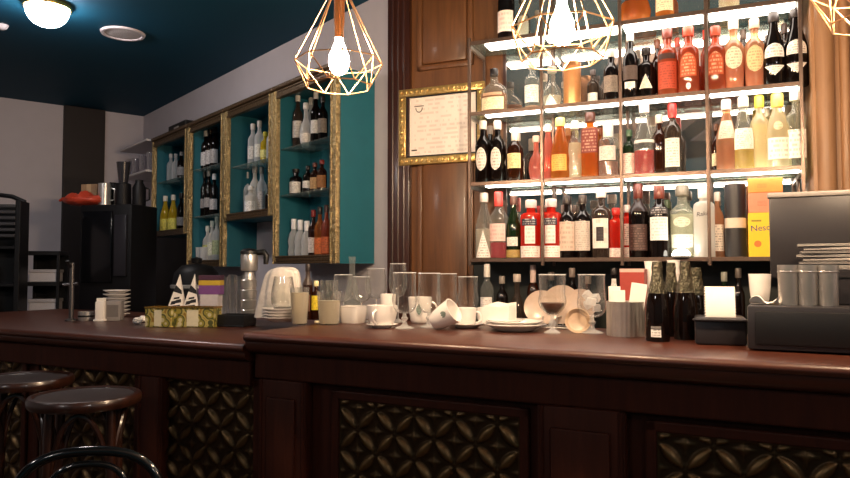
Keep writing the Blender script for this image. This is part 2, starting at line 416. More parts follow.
counter('lower_bar_counter', 'lower left section of the bar counter, behind the two bar stools', sEnd - 2.6, sEnd - .003, ZL, 1.12, .066,
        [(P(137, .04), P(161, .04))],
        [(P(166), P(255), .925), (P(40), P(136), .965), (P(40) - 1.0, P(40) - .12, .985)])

# white ceiling boards over the seats, with strips of teal between them
ee, mm = Vector((.643, .766)), Vector((-.766, .643))
for i, (m0, m1) in enumerate(((-1.7, -.2), (.05, 1.2))):
    pl = [m0 * mm - 2.2 * ee, m0 * mm + 1.5 * ee, m1 * mm + 1.5 * ee, m1 * mm - 2.2 * ee]
    struct(MB().prism([(p.x, p.y) for p in pl], H - .015, H - .0005).build('trim_%d' % (7 + i), M_white, smooth=False))
# ------------------------------------------------------------------ framed cabinets
CABZ = {}
def cabinet(key, label, pxL, pxR, z0, z1, shelves):
    sL, sR = CB.hit(pxL, 170)[0], CB.hit(pxR, 170)[0]; w = sR - sL; h = z1 - z0
    r = thing('display_cabinet', label, 'cabinet', CB.p((sL + sR) / 2, 0, z0), CB.a, 'gilt framed wall cabinets with a teal inside')
    x = w / 2; t = .018; D = DW - .002
    mb = MB().box(-x, x, D - .012, D, 0, h).box(-x, -x + t, .002, D - .012, 0, h).box(x - t, x, .002, D - .012, 0, h)
    mb.box(-x + t, x - t, .002, D - .012, 0, .02).box(-x + t, x - t, .002, D - .012, h - .02, h)
    mb.build('carcass', M_teal, r, smooth=False)
    fw, rw = .058, .05
    def bar(mb, ax, a0, a1, c):        # carved bar: wide flat, inner and outer beads
        for off, hw, y0 in ((0, .5, -.018), (-.36, .12, -.032), (.36, .12, -.028), (0, .2, -.026)):
            W = (fw if c > 0 else .03) if ax == 'z' else rw
            lo, hi = c + (off - hw) * W, c + (off + hw) * W
            if ax == 'z': mb.box(lo, hi, y0, .002, a0, a1, .003)
            else: mb.box(a0, a1, y0, .002, lo, hi, .003)
    for sx in (-1, 1):
        mb = MB(); bar(mb, 'z', 0, h, x - fw / 2 if sx > 0 else -x + .015); mb.build('gilt_stile', M_gold, r, smooth=False)
    mb = MB(); bar(mb, 'x', -x + .03, x - fw, rw / 2); mb.build('lower_rail', M_rail, r, smooth=False)
    mb = MB(); bar(mb, 'x', -x + .03, x - fw, h - rw / 2); mb.box(-x - .003, x + .003, -.045, .05, h + .0005, h + .028, .008); mb.build('upper_rail', M_rail, r, smooth=False)
    for z in shelves: MB().box(-x + t, x - t, .012, D - .014, z - z0 - .008, z - z0, .002).build('glass_shelf', M_shelfglass, r, smooth=False)
    CABZ[key] = [*shelves, z0 + .0205]
    return r
cabinet(4, 'tall gilt framed teal cabinet at the right end of the row of four', 277.5, 340, 1.385, 2.47, [2.107, 1.815])
cabinet(3, 'short gilt framed teal cabinet hung second from the right, ending high', 228.5, 276.5, 1.69, 2.47, [2.075])
cabinet(2, 'narrow tall gilt framed teal cabinet between the two short ones', 191.5, 227.5, 1.37, 2.47, [2.13, 1.76])
cabinet(1, 'short gilt framed teal cabinet farthest left, with yellow bottles below', 155.5, 190.5, 1.63, 2.47, [2.11])
# ------------------------------------------------------------------ pendant lamps, ceiling lamp, speaker
def pendant(label, px, py_w, Y, R=.145):
    q = atY(px, py_w, Y); zw = q.z
    r = thing('pendant_lamp', label, 'lamp', (q.x, q.y, zw), .2, 'copper wire cage pendant lamps over the bar')
    n = 8; wide = [(R * math.cos(2 * PI * k / n), R * math.sin(2 * PI * k / n), 0) for k in range(n)]
    low = [(R * .76 * math.cos(2 * PI * (k + .5) / n), R * .76 * math.sin(2 * PI * (k + .5) / n), -.082) for k in range(n)]
    top = [(.018 * math.cos(2 * PI * k / n), .018 * math.sin(2 * PI * k / n), .255) for k in range(n)]
    mb = MB(); wr = .0022
    for k in range(n):
        k2 = (k + 1) % n
        for a, b in ((wide[k], wide[k2]), (low[k], low[k2]), (wide[k], low[k]), (wide[k2], low[k]), (wide[k], top[k])): mb.tube([a, b], wr, 6)
    mb.tube(top, wr, 6, closed=True); mb.build('wire_cage', M_copper, r)
    MB().lathe([(0, .30), (.012, .30), (.02, .285), (.02, .245), (.018, .235), (.018, .135), (.015, .115), (.015, .08), (0, .08)], 20).build('lamp_socket', M_socket, r)
    MB().lathe([(0, .08), (.013, .08), (.015, .064), (.023, .045), (.033, .018), (.035, -.005), (.028, -.028), (.015, -.040), (0, -.043)], 20).build('bulb', M_bulb, r)
    MB().tube([(0, 0, .30), (0, 0, H - zw - .025)], .0035, 6).build('cord', M_black, r)
    MB().lathe([(0, H - zw), (.05, H - zw), (.05, H - zw - .012), (.02, H - zw - .028), (0, H - zw - .028)], 20).build('ceiling_rose', M_copper, r)
    return r
pendant('lit copper wire pendant lamp hanging in front of the white cabinet wall', 339, 62, 2.30)
pendant('lit copper wire pendant lamp hanging in front of the bottle shelves', 562, 30, 1.90)
pendant('copper wire pendant lamp cut off by the upper right corner of the photo', 882, -14, 1.60)

g = atZ(47.5, 4, H)
r = thing('ceiling_lamp', 'glowing white dome lamp with a gilt ring on the teal ceiling', 'lamp', (g.x, g.y, H))
MB().lathe([(0, 0), (.15, 0), (.155, -.02), (.15, -.035), (.14, -.035), (.14, -.005), (0, -.005)], 32).build('gilt_ring', M_goldsm, r); r.scale = (.86, .86, .86)
MB().lathe([(.1385, -.012), (.1385, -.04), (.132, -.07), (.115, -.105), (.085, -.135), (.045, -.152), (0, -.157)], 32).build('glass_dome', M_globe, r)
g = atZ(123, 33, H)
r = thing('ceiling_speaker', 'flat round white speaker set in the teal ceiling', 'speaker', (g.x, g.y, H))
MB().lathe([(0, -.004), (.115, -.004), (.118, -.012), (.135, -.012), (.14, 0)], 36).build('rim', M_white, r)
MB().lathe([(0, -.009), (.06, -.0085), (.114, -.005)], 36).build('grille', plain('speaker_grille', '#b5aeb0', .7, bump=.6, bscale=300), r)
g = atZ(1, 25, H)
r = thing('smoke_detector', 'tiny white detector button on the ceiling at the left edge', 'smoke detector', (g.x, g.y, H))
MB().lathe([(0, -.03), (.02, -.03), (.035, -.02), (.045, 0)], 24).build('cover', M_white, r)
# unseen dome lamps added to light the room behind the camera
for i, (x, y) in enumerate(((-3.6, 1.2), (1.4, -1.4), (-2.6, -1.6))):
    r = thing('ceiling_lamp', ['white dome ceiling lamp to the left of the seats, outside the photo', 'white dome ceiling lamp behind the seats on the right, outside the photo', 'white dome ceiling lamp behind the seats on the left, outside the photo'][i], 'lamp', (x, y, H))
    MB().lathe([(0, 0), (.15, 0), (.155, -.02), (.15, -.035), (.14, -.035), (.14, -.005), (0, -.005)], 24).build('gilt_ring', M_goldsm, r)
    MB().lathe([(.1385, -.012), (.1385, -.04), (.132, -.07), (.115, -.105), (.085, -.135), (.045, -.152), (0, -.157)], 24).build('glass_dome', M_globe, r)
# ------------------------------------------------------------------ bottles
PROF = {
 'std':    [(0,.93),(.012,1),(.58,1),(.64,.94),(.69,.74),(.73,.5),(.77,.38),(.91,.34),(.915,.41),(.945,.41),(.95,.34),(1,.34)],
 'whisky': [(0,.94),(.012,1),(.60,1),(.65,.97),(.69,.84),(.72,.55),(.75,.40),(.90,.37),(.905,.44),(.935,.44),(.94,.37),(1,.37)],
 'slope':  [(0,.93),(.012,1),(.42,1),(.52,.93),(.62,.74),(.72,.52),(.80,.38),(.92,.34),(.925,.4),(.95,.4),(.955,.34),(1,.34)],
 'flask':  [(0,.88),(.02,.95),(.06,.98),(.40,1),(.52,.93),(.60,.78),(.66,.5),(.70,.30),(.84,.25),(.85,.31),(.89,.31),(.90,.25),(1,.25)],
 'round':  [(0,.55),(.02,.66),(.10,.84),(.22,.98),(.32,1),(.42,.93),(.52,.72),(.60,.46),(.66,.34),(.90,.32),(.91,.40),(.94,.40),(.95,.32),(1,.32)],
 'martini':[(0,.80),(.012,.86),(.30,.95),(.52,1),(.60,.97),(.66,.82),(.71,.52),(.75,.36),(.91,.33),(.915,.4),(.945,.4),(.95,.33),(1,.33)],
 'conic':  [(0,.95),(.02,1),(.34,1),(.50,.90),(.66,.66),(.80,.44),(.90,.36),(.905,.43),(.935,.43),(.94,.36),(1,.36)],
 'cyl':    [(0,.96),(.01,1),(.70,1),(.745,.95),(.77,.75),(.785,.42),(.92,.40),(.925,.46),(.95,.46),(.955,.40),(1,.40)],
 'twist':  [(0,.9),(.015,.97),(.10,.86),(.22,1),(.34,.86),(.46,1),(.56,.88),(.64,.78),(.71,.5),(.76,.36),(.92,.34),(.925,.4),(.95,.4),(1,.34)],
 'carafe': [(0,.8),(.02,.96),(.12,1),(.30,.98),(.45,.80),(.60,.52),(.72,.36),(.85,.34),(.95,.40),(1,.48)],
}
def prof_r(kind, f):
    P_ = PROF[kind]
    for (a, ra), (b, rb) in zip(P_, P_[1:]):
        if a <= f <= b: return ra + (rb - ra) * (f - a) / max(1e-6, b - a)
    return P_[-1][1]
GL = {}
def G(name):
    if name in GL: return GL[name]
    spec = {'clear': ('#eef3ee', .07, '#ffffff'), 'frost': ('#ffffff', .72, '#f6f3ee'), 'dark': ('#1c1210', .70, '#1d1310'), 'brown': ('#5a2a12', .55, '#4a2412'),
            'amber': ('#e08a3c', .38, '#d8863c'), 'orange': ('#d06a48', .45, '#c2603e'), 'red': ('#f04a38', .62, '#ea3826'), 'green': ('#3f5a34', .50, '#2c4426'), 'pink': ('#f0a090', .40, '#ee9a8a'),
            'palegreen': ('#eef2e6', .16, '#f4f6ec'), 'pale': ('#fdf6da', .38, '#fdf4d8'), 'yellow': ('#f2d840', .75, '#e8cc30'), 'peach': ('#f4c8a0', .30, '#f2c09a'), 'smoke': ('#8a7a70', .35, '#6a5a50'), 'silver': ('#f6f6fa', .42, '#ffffff')}[name]
    GL[name] = glass('bottle_glass_' + name, spec[0], spec[1], spec[2]); return GL[name]
LQ = {}
def liquid(c):
    if c not in LQ: LQ[c] = glass('liquid_' + c.strip('#'), c, .55, c, refl=.2)
    return LQ[c]
def cap_mat(c): return plain('cap_' + c.strip('#'), c, .35, .0, vary=.08)
def bottle(label, loc, rz, h, r, kind='std', gl='clear', liq=None, lab=None, cap='#1a1616', capz=.86, sq=0, sy=1.0, group=None, cat='bottle', name='bottle', neck=None, n=22):
    """lab: list of dict(c, ink, z0, z1, w (half angle), shape)"""
    o = thing(name, label, cat, loc, rz, group)
    P_ = PROF[kind]; tz = .985
    pr = [(0, .02 * h)] if False else [(0, 0)]
    pr += [(rr * r, z * h) for z, rr in P_ if z <= tz] + [(prof_r(kind, tz) * r, tz * h), (0, tz * h)]
    MB().lathe(pr, n, sq=sq, sy=sy).build('glass_body', G(gl), o)
    if liq:
        c, f0 = liq; zs = sorted({.018, f0} | {z for z, _ in P_ if .018 < z < f0})
        q = [(0, .018 * h)] + [(prof_r(kind, z) * r * .93, z * h) for z in zs] + [(0, f0 * h)]
        MB().lathe(q, n, sq=sq, sy=sy).build('liquid', liquid(c), o)
    for L_ in (lab or []):
        z0, z1, wd = L_['z'][0], L_['z'][1], L_.get('w', 1.1); sh_ = L_.get('s', 'rect')
        zs = [z0 + (z1 - z0) * k / 10 for k in range(11)]; wa = []
        for z in zs:
            t = (z - z0) / (z1 - z0)
            if sh_ == 'oval': wa.append(wd * math.sqrt(max(.02, 1 - (2 * t - 1) ** 2)))
            elif sh_ == 'arch': wa.append(wd if t < .45 else wd * math.sqrt(max(.02, 1 - ((t - .45) / .55) ** 2)))
            elif sh_ == 'tri': wa.append(max(.04, wd * (1 - t)))
            elif sh_ == 'vee': wa.append(max(.04, wd * t))
            elif sh_ == 'shield': wa.append(wd if t > .5 else wd * (.35 + 1.3 * t))
            else: wa.append(wd)
        mt = printed('label_%s_%s_%d' % (L_['c'].strip('#'), L_.get('ink', '#40302a').strip('#'), L_.get('rows', 7)), L_['c'], L_.get('ink', '#40302a'), L_.get('rows', 7), L_.get('cover', .5))
        off = L_.get('off', 0)
        MB().lathe([(prof_r(kind, z) * r + .0009 + L_.get('lift', 0), z * h) for z in zs], 12, sq=sq, sy=sy, a0=[-PI / 2 - x + off for x in wa], a1=[-PI / 2 + x + off for x in wa]).build(L_.get('name', 'paper_label'), mt, o, recalc=False)
    nr = prof_r(kind, .93) * r
    if neck: MB().lathe([(prof_r(kind, z) * r + .0011, z * h) for z in [neck[1] + (capz - neck[1]) * k / 6 for k in range(7)]], n, sq=0).build('neck_foil', cap_mat(neck[0]), o)
    if cap == 'pourer':
        MB().lathe([(0, .98 * h), (nr * .9, .98 * h), (nr * .95, 1.0 * h), (nr * .5, 1.01 * h), (.003, 1.03 * h), (.0028, 1.15 * h), (0, 1.15 * h)], 10, M=T(ry=.12)).build('pourer', M_steel, o)
    elif cap:
        MB().lathe([(0, capz * h), (nr * 1.16, capz * h), (nr * 1.2, (capz + .01) * h), (nr * 1.2, .985 * h), (nr * 1.05, h), (0, h)], 16).build('cap', cap_mat(cap), o)
    return o
def lb(c, z0, z1, w=1.1, s='rect', ink='#40302a', rows=7, cover=.5, **k): return dict(c=c, z=(z0, z1), w=w, s=s, ink=ink, rows=rows, cover=cover, **k)

def shelf_bottle(row, px, top, hw, off, label, **k):
    z = SHZ[row]; s, zt = SH.hit(px, top, off); q = SH.p(s, off, z); Y = q.y
    return bottle(label, q, SH.a, zt - z, hw * Y / F * 1.0, group={'A': 'bottles on the upper lit shelf', 'B': 'bottles on the middle lit shelf', 'C': 'bottles on the lowest lit shelf', 'T': 'bottles on the topmost shelf'}[row], **k)
CR, WH, BK = '#efdcb8', '#f3ece6', '#1d1716'
# --- upper lit shelf
A = lambda *a, **k: shelf_bottle('A', *a, **k)
A(494, 69, 14, .10, 'broad flask of amber whisky with a low cream label, far left of the upper shelf', kind='flask', gl='clear', sy=.6, liq=('#c98a5c', .45), lab=[lb(CR, .10, .36, .95), lb('#d9b090', .40, .46, .8)], cap=BK, capz=.84)
A(532, 62, 7.5, .12, 'clear bottle with a tall white label, second from the left on the upper shelf', kind='whisky', liq=('#eec9b0', .12), lab=[lb(WH, .18, .52, 1.2)], cap='#d8ccc0')
A(552, 67, 9.5, .09, 'squat clear bottle with a white triangle label, beside the tall amber canister', kind='round', liq=('#e8d8c8', .3), lab=[lb(WH, .05, .32, .9, 'tri')], cap='#c8bcb0')
A(611, 50, 8, .10, 'dark bottle with a grey label, left of the upper shelf second upright', kind='std', gl='dark', lab=[lb('#8a7a70', .2, .5, 1.0, ink='#2a1c18')], cap='#cfc6bc')
A(630, 32, 7.5, .09, 'tall dark bottle with a small pale label, right of the upper shelf second upright', kind='std', gl='dark', lab=[lb('#5a4a44', .3, .5, 1.2), lb(WH, .18, .27, .7)], cap='#c8beb4')
A(646, 48, 8.5, .11, 'black bottle with a pale triangular label on the upper shelf', kind='whisky', gl='dark', lab=[lb('#e6d6c6', .22, .48, .8, 'tri')], cap=BK)
A(667, 29, 9.5, .09, 'first of the orange-red bottles from the left, narrow dark label, upper shelf', kind='whisky', gl='orange', lab=[lb('#b4452a', .12, .5, 1.1, ink='#5a1a10'), lb('#3a1c14', .54, .62, 1.0)], cap='#6a2a1c')
A(677, 38, 5, .19, 'small orange bottle half hidden between two larger orange-red bottles', kind='std', gl='orange', cap='#a83820')
A(688, 27, 10, .08, 'orange-red bottle with an arched label and two white dots, middle of the upper shelf', kind='whisky', gl='orange', lab=[lb('#c2562e', .26, .6, .85, 'arch', ink='#f0d8b0', rows=5), lb(WH, .07, .17, .22, 'oval', rows=2)], cap='#d2452c')
A(705, 30, 5, .19, 'orange bottle standing behind the third upright of the upper shelf', kind='std', gl='orange', cap='#c83c28')
A(715, 27, 9.5, .08, 'orange-red bottle with an arched label right beside the third upright', kind='whisky', gl='orange', lab=[lb('#c2562e', .26, .6, .85, 'arch', ink='#f0d8b0', rows=4)], cap='#b8442c')
A(733, 20, 10, .09, 'patterned bottle with an orange base, left one of a pair on the upper shelf', kind='martini', gl='peach', liq=('#e88a4a', .42), lab=[lb('#f0dcc0', .3, .6, .9, 'oval', ink='#a0502a', rows=5)], cap='#e8dccc')
A(754, 19, 10, .09, 'patterned bottle with an orange base, right one of a pair on the upper shelf', kind='martini', gl='peach', liq=('#e07a3c', .44), lab=[lb('#e8c090', .24, .6, .9, 'oval', ink='#a0502a', rows=6)], cap='#d8b8a0')
A(773, 12, 10.5, .08, 'dark bottle with two white shield labels, second from the right on the upper shelf', kind='slope', gl='dark', lab=[lb(WH, .38, .56, .95, 'arch', ink='#2a1c18', rows=3), lb(WH, .14, .27, .95, 'vee', ink='#2a1c18', rows=3)], cap='#2a2220')
A(795, 7, 11, .08, 'dark bottle with two white shield labels, last on the right of the upper shelf', kind='slope', gl='dark', lab=[lb(WH, .38, .56, .95, 'arch', ink='#2a1c18', rows=4), lb(WH, .14, .27, .95, 'vee', ink='#2a1c18', rows=4)], cap='#2a2220')
A(743, 30, 6, .19, 'dim bottle behind the pair of patterned orange bottles', kind='std', gl='smoke', cap='#6a5a50')
A(784, 24, 6, .19, 'dim bottle behind the gap between the two dark shield-label bottles', kind='std', gl='smoke', cap='#5a4a44')
A(619, 58, 6, .18, 'dim dark bottle behind the second upright of the upper shelf', kind='std', gl='dark', cap='#8a7a70')
A(657, 40, 6, .19, 'brown bottle behind the black triangle-label bottle', kind='std', gl='brown', cap='#6a3a20')
A(593, 70, 6, .18, 'slim smoky bottle in the shade left of the dark ornate bottle', kind='std', gl='smoke', lab=[lb(WH, .2, .4, .9)], cap='#4a4040')
s, zt = SH.hit(572, 63, .10); q = SH.p(s, .10, SHZ['A'])
can = thing('whisky_canister', 'tall amber tin canister among the bottles of the upper lit shelf', 'canister', q, SH.a)
hh = zt - SHZ['A']; MB().lathe([(0, 0), (.04, 0), (.041, .004), (.041, hh * .9), (0, hh * .9)], 28).build('canister_body', plain('copper_tin', '#c98a58', .3, .5, vary=.3, bscale=25), can)
MB().lathe([(0, hh * .9001), (.042, hh * .9), (.042, hh * .985), (.040, hh), (0, hh)], 28).build('lid', plain('copper_lid', '#b07a4c', .3, .6), can)
# --- middle lit shelf
B = lambda *a, **k: shelf_bottle('B', *a, **k)
for px, lbt, cp in ((483, 'black bottle with a white oval label, far left of the middle shelf', '#cbbfb6'), (497.5, 'black bottle with a white oval label, second from the left on the middle shelf', '#dccfc4')):
    B(px, 121, 8, .07, lbt, kind='std', gl='dark', lab=[lb('#e4dad2', .2, .56, .72, 'oval', ink='#3a2a24', rows=5)], cap=cp)
B(490, 126, 6, .18, 'dark bottle in the second row behind the two white-oval bottles', kind='std', gl='dark', cap='#a89a90')
B(515, 128, 8, .08, 'brown bottle with cream label and cream cap, third from left on the middle shelf', kind='std', gl='brown', liq=None, lab=[lb('#f4dca0', .25, .52, 1.0)], cap='#f0e4d4', capz=.76)
B(536, 136, 7.5, .09, 'rosy decanter bottle left of the first inner upright of the middle shelf', kind='round', gl='pink', liq=('#d8705c', .42), cap='#e8c0b0')
B(548, 124, 6.5, .12, 'slim rosy bottle with a tall neck beside the rosy decanter', kind='conic', gl='pink', liq=('#e08a6a', .4), cap='#f0dcd0')
B(560, 118, 9.5, .08, 'amber bottle with an orange label and yellow cap on the middle shelf', kind='conic', gl='amber', lab=[lb('#f0a850', .14, .4, .9, ink='#a05a20', rows=5)], cap='#f2e080')
B(575, 121, 8, .09, 'clear twisted bottle between the two amber bottles of the middle shelf', kind='twist', gl='clear', liq=('#fae8d0', .62), cap='#f0ece6')
B(590, 113, 9.5, .08, 'square-shouldered amber bottle with a maroon label on the middle shelf', kind='cyl', gl='amber', liq=('#e0742c', .7), sq=4, lab=[lb('#7a3026', .38, .74, 1.0, ink='#d8a890', rows=5)], cap='#4a2418')
B(608, 122, 10, .08, 'clear decanter with a glass ball neck and pink label left of the second upright', kind='whisky', gl='clear', liq=('#c08878', .28), lab=[lb('#f4d8d0', .3, .55, .9)], cap='#f4efe8', capz=.72)
B(629, 130, 6.5, .12, 'green bottle with a pale pink label right behind the second upright', kind='std', gl='green', lab=[lb('#f2c8bc', .08, .5, 1.3)], cap='#3c5a40')
B(644, 103, 10.5, .08, 'clear round-shouldered bottle with red spirit in its lower third', kind='slope', gl='clear', liq=('#e23a34', .34), lab=[lb('#e8e0da', .44, .48, 1.2, rows=1, cover=.2)], cap='#f2ece6')
B(659, 115, 7.5, .09, 'small dark brown bottle with a pale neck beside the red-and-clear bottle', kind='std', gl='brown', cap='#d8c0b0')
B(672, 104, 8.5, .08, 'bottle with a red neck and a tall cream label, left of the lamp reflection', kind='std', gl='smoke', lab=[lb('#f4e8dc', .1, .5, .9, ink='#60403a')], cap='#e02a26', capz=.8)
B(716, 124, 5, .13, 'thin dark bottle right of the third upright on the middle shelf', kind='std', gl='brown', lab=[lb(CR, .15, .4, 1.0)], cap='#6a4a3c')
B(726, 100, 10, .09, 'patterned clear bottle with an amber base and white cap, right part of the middle shelf', kind='slope', gl='peach', liq=('#c88a4a', .38), lab=[lb('#e8d8c8', .45, .7, .9, ink='#8a6a50')], cap='#f2eee8')
B(743, 97, 10.5, .08, 'bottle of yellow spirit with a white label, right after the patterned amber-based bottle', kind='slope', gl='clear', liq=('#f0cf52', .30), lab=[lb('#f8f0e4', .28, .56, .95)], cap='#f0eae0')
B(759, 96, 9, .09, 'pale frosted bottle with a yellow cap, third from the right on the middle shelf', kind='std', gl='pale', liq=('#fcf6d8', .6), cap='#f2e050', capz=.84)
B(777, 94, 12, .08, 'round-bodied pale bottle with a disc emblem and yellow cap on the middle shelf', kind='slope', gl='pale', lab=[lb('#e8dcb8', .5, .62, .4, 'oval', ink='#7a6a4a', rows=2), lb('#fffaf0', .12, .4, .9, ink='#b8a888', rows=3)], cap='#f2dc60', capz=.82)
B(795, 90, 10, .08, 'square clear bottle with a white label, last on the right of the middle shelf', kind='whisky', gl='palegreen', sq=4, lab=[lb('#fffdf6', .12, .48, 1.0, ink='#8a9a8a', rows=4)], cap='#f0ece4')
B(767, 108, 6, .19, 'pale bottle behind the two yellow-capped bottles', kind='std', gl='palegreen', cap='#e8e4dc')
B(600, 128, 6, .19, 'amber bottle in the second row behind the clear decanter', kind='std', gl='amber', cap='#8a4a2a')
B(568, 128, 6, .19, 'dim amber bottle in the second row behind the clear twisted bottle', kind='std', gl='amber', cap='#a06a3a')
# --- lowest lit shelf
Cc = lambda *a, **k: shelf_bottle('C', *a, **k)
Cc(484, 193, 9, .08, 'clear bottle with a slanted white label, far left of the lowest lit shelf', kind='slope', gl='clear', liq=('#f0e4da', .45), lab=[lb(WH, .02, .42, .9, 'tri', off=.2)], cap='#cfc4bc')
Cc(498.5, 192, 9, .08, 'clear bottle with pink spirit at the bottom and a red cap', kind='std', gl='clear', liq=('#e84a60', .24), lab=[lb('#ecc8c0', .26, .52, 1.1, ink='#d89a94', rows=3)], cap='#e04a44', capz=.78)
Cc(513.5, 196, 7.5, .09, 'dark green bottle with a small white label, third on the lowest lit shelf', kind='slope', gl='green', lab=[lb(WH, .2, .34, .8), lb('#b89a5a', .02, .14, 1.2, ink='#4a3a20')], cap='#5a3a30')
for px, t, lt in ((531, 200, 'bright red bitter bottle with a white label, left of the first inner upright'), (551, 199, 'bright red bitter bottle with a white label, right of the first inner upright')):
    Cc(px, t, 10.5, .07, lt, kind='cyl', gl='red', lab=[lb('#f2e8e2', .25, .55, .5, 'rect', ink='#b0a49c', rows=3, off=.12), lb('#2c2a38', .555, .67, .8, ink='#e8e0e0', rows=2), lb('#fbf0e8', .02, .21, 1.15, ink='#c8a090', rows=3)], cap='#d8c8c4')  # lowest pale band: bright reflection at the foot put into the colour
Cc(567, 196, 9, .08, 'dark wine-shaped bottle with a pale medallion label on the lowest lit shelf', kind='std', gl='dark', lab=[lb('#d8c0b0', .12, .58, 1.1, ink='#a08878', rows=4)], cap='#241c1a')
Cc(582.5, 195, 8.5, .09, 'dark bottle with a pale grey label between medallion and black-frame bottles', kind='std', gl='dark', lab=[lb('#d4c6bc', .12, .58, 1.1, ink='#988a80', rows=9)], cap='#3a302c')
Cc(601, 188, 9.5, .08, 'amber bottle whose white label carries a black square, lowest lit shelf', kind='whisky', gl='smoke', liq=('#7a4a38', .45), lab=[lb('#f0e4dc', .14, .56, .9, ink='#c8b8ac', rows=2), dict(c='#2a2024', z=(.24, .44), w=.38, s='rect', ink='#50404a', rows=3, lift=.0006)], cap='#e0d0c8')
Cc(616, 208, 7.5, .08, 'red bottle hidden partly by the second upright of the lowest lit shelf', kind='cyl', gl='red', lab=[lb('#f6e4dc', .02, .2, 1.0)], cap='#c82a22')  # pale foot band again paints the bright bottle bottom
Cc(627, 205, 6, .13, 'red bottle with a white label tucked right behind the second upright', kind='cyl', gl='red', lab=[lb('#f0e0d8', .24, .64, .9), lb('#fbf0e8', .02, .2, 1.0)], cap='#c8b4b0')  # lower band paints the bright foot, upper one is the label
Cc(638, 184, 9.5, .09, 'black bottle with a brick-red cap right of the red pair', kind='std', gl='dark', lab=[lb('#4a3430', .1, .45, 1.1, ink='#8a6a60')], cap='#5e2418', capz=.8, neck=('#2a1c1c', .62))
Cc(659, 186, 10.5, .08, 'black bottle with a large white label and red cap, left of the bright clear bottle', kind='std', gl='dark', lab=[lb('#f6f0ec', .24, .56, .9, ink='#b8aca8', rows=5), lb('#2c2626', .6, .7, 1.0, ink='#d8ccc8', rows=2)], cap='#642a1c', capz=.82)
mt_b = Cc(682, 186, 13.5, .115, 'bright clear vermouth-shaped bottle with an oval emblem, standing on a lit disc', kind='martini', gl='palegreen', liq=('#f8f8ee', .6), lab=[lb('#d8dcc8', .42, .56, .62, 'oval', ink='#5a6a50', rows=3), lb('#eef0e2', .14, .32, .9, ink='#98a088', rows=3)], cap='#7a7468')
rk = Cc(703.5, 186, 10, .08, 'tall frosted white bottle with dark handwritten lettering beside the third upright', kind='cyl', gl='frost', cap='#f0ece6', capz=.83)
hk = SH.hit(703.5, 186, .08)[1] - SHZ['C']; rk_r = 10 * SH.p(SH.hit(703.5, 186, .08)[0], .08, 0).y / F
text_part('Raki', .026, plain('lettering_ink', '#3a3234', .6), rk, Matrix.Translation((-rk_r * .68, -rk_r - .0022, hk * .565)) @ Matrix.Rotation(PI / 2, 4, 'X') @ Matrix.Rotation(.12, 4, 'Z'), shear=.25)
Cc(717, 192, 6, .12, 'slim beige bottle behind the third upright next to the frosted white bottle', kind='std', gl='peach', lab=[lb('#e8d8c8', .1, .5, 1.2)], cap='#e8dcd0')
Cc(667, 200, 5.5, .19, 'dim green bottle in the second row left of the bright clear bottle', kind='std', gl='green', cap='#4a5a40')
Cc(575, 205, 5.5, .19, 'dim bottle in the second row behind the pale-label bottles', kind='std', gl='smoke', cap='#5a4a44')
Cc(540, 206, 6, .18, 'red bottle in the second row behind the first inner upright', kind='cyl', gl='red', cap='#a82a22')
# lit disc under the clear bottle (sunk in the board, the bottle stands on it)
s, _ = SH.hit(682, 250, .08)
pk = thing('light_disc', 'small glowing round lamp in front of the bright clear bottle on the lowest lit shelf', 'lamp', SH.p(s, .012, SHZ['C']), SH.a)
MB().lathe([(0, 0), (.040, 0), (.041, .004), (.039, .008), (0, .008)], 24).build('disc_rim', M_steel, pk)
MB().lathe([(.0375, .0081), (.036, .020), (.026, .032), (0, .038)], 24).build('lit_dome', emit('lit_disc', '#fff6e4', 18), pk)
# topmost shelf
Tt = lambda *a, **k: shelf_bottle('T', *a, **k)
Tt(506, -26, 8.5, .09, 'dark bottle with a pink-white label, alone at the left end of the topmost shelf', kind='std', gl='dark', lab=[lb('#f4dcd4', .14, .44, 1.2, ink='#d8a8a0', rows=3)], cap=BK)
Tt(523, -8, 6, .10, 'clear bottle on the topmost shelf left of the first inner upright', kind='round', gl='clear', liq=('#f0e4d8', .5), cap='#f0e8e0')
s, _ = SH.hit(635, 5, .10); q = SH.p(s, .10, SHZ['T'])
bw = thing('amber_bowl', 'squat amber glass bowl on the topmost shelf beside the second upright', 'bowl', q, SH.a)
MB().lathe([(0, 0), (.045, 0), (.065, .03), (.07, .07), (.06, .11), (.056, .11), (.066, .07), (.06, .03), (.04, .006), (0, .006)], 28).build('bowl_glass', G('amber'), bw)
Tt(664, -40, 9, .09, 'amber bottle on the topmost shelf, only its foot in view', kind='whisky', gl='amber', lab=[lb(CR, .15, .5)], cap=BK)
Tt(728, -50, 10, .09, 'clear bottle on the topmost shelf right of the third upright, only its foot in view', kind='whisky', gl='clear', liq=('#f0d8c0', .5), cap=BK)

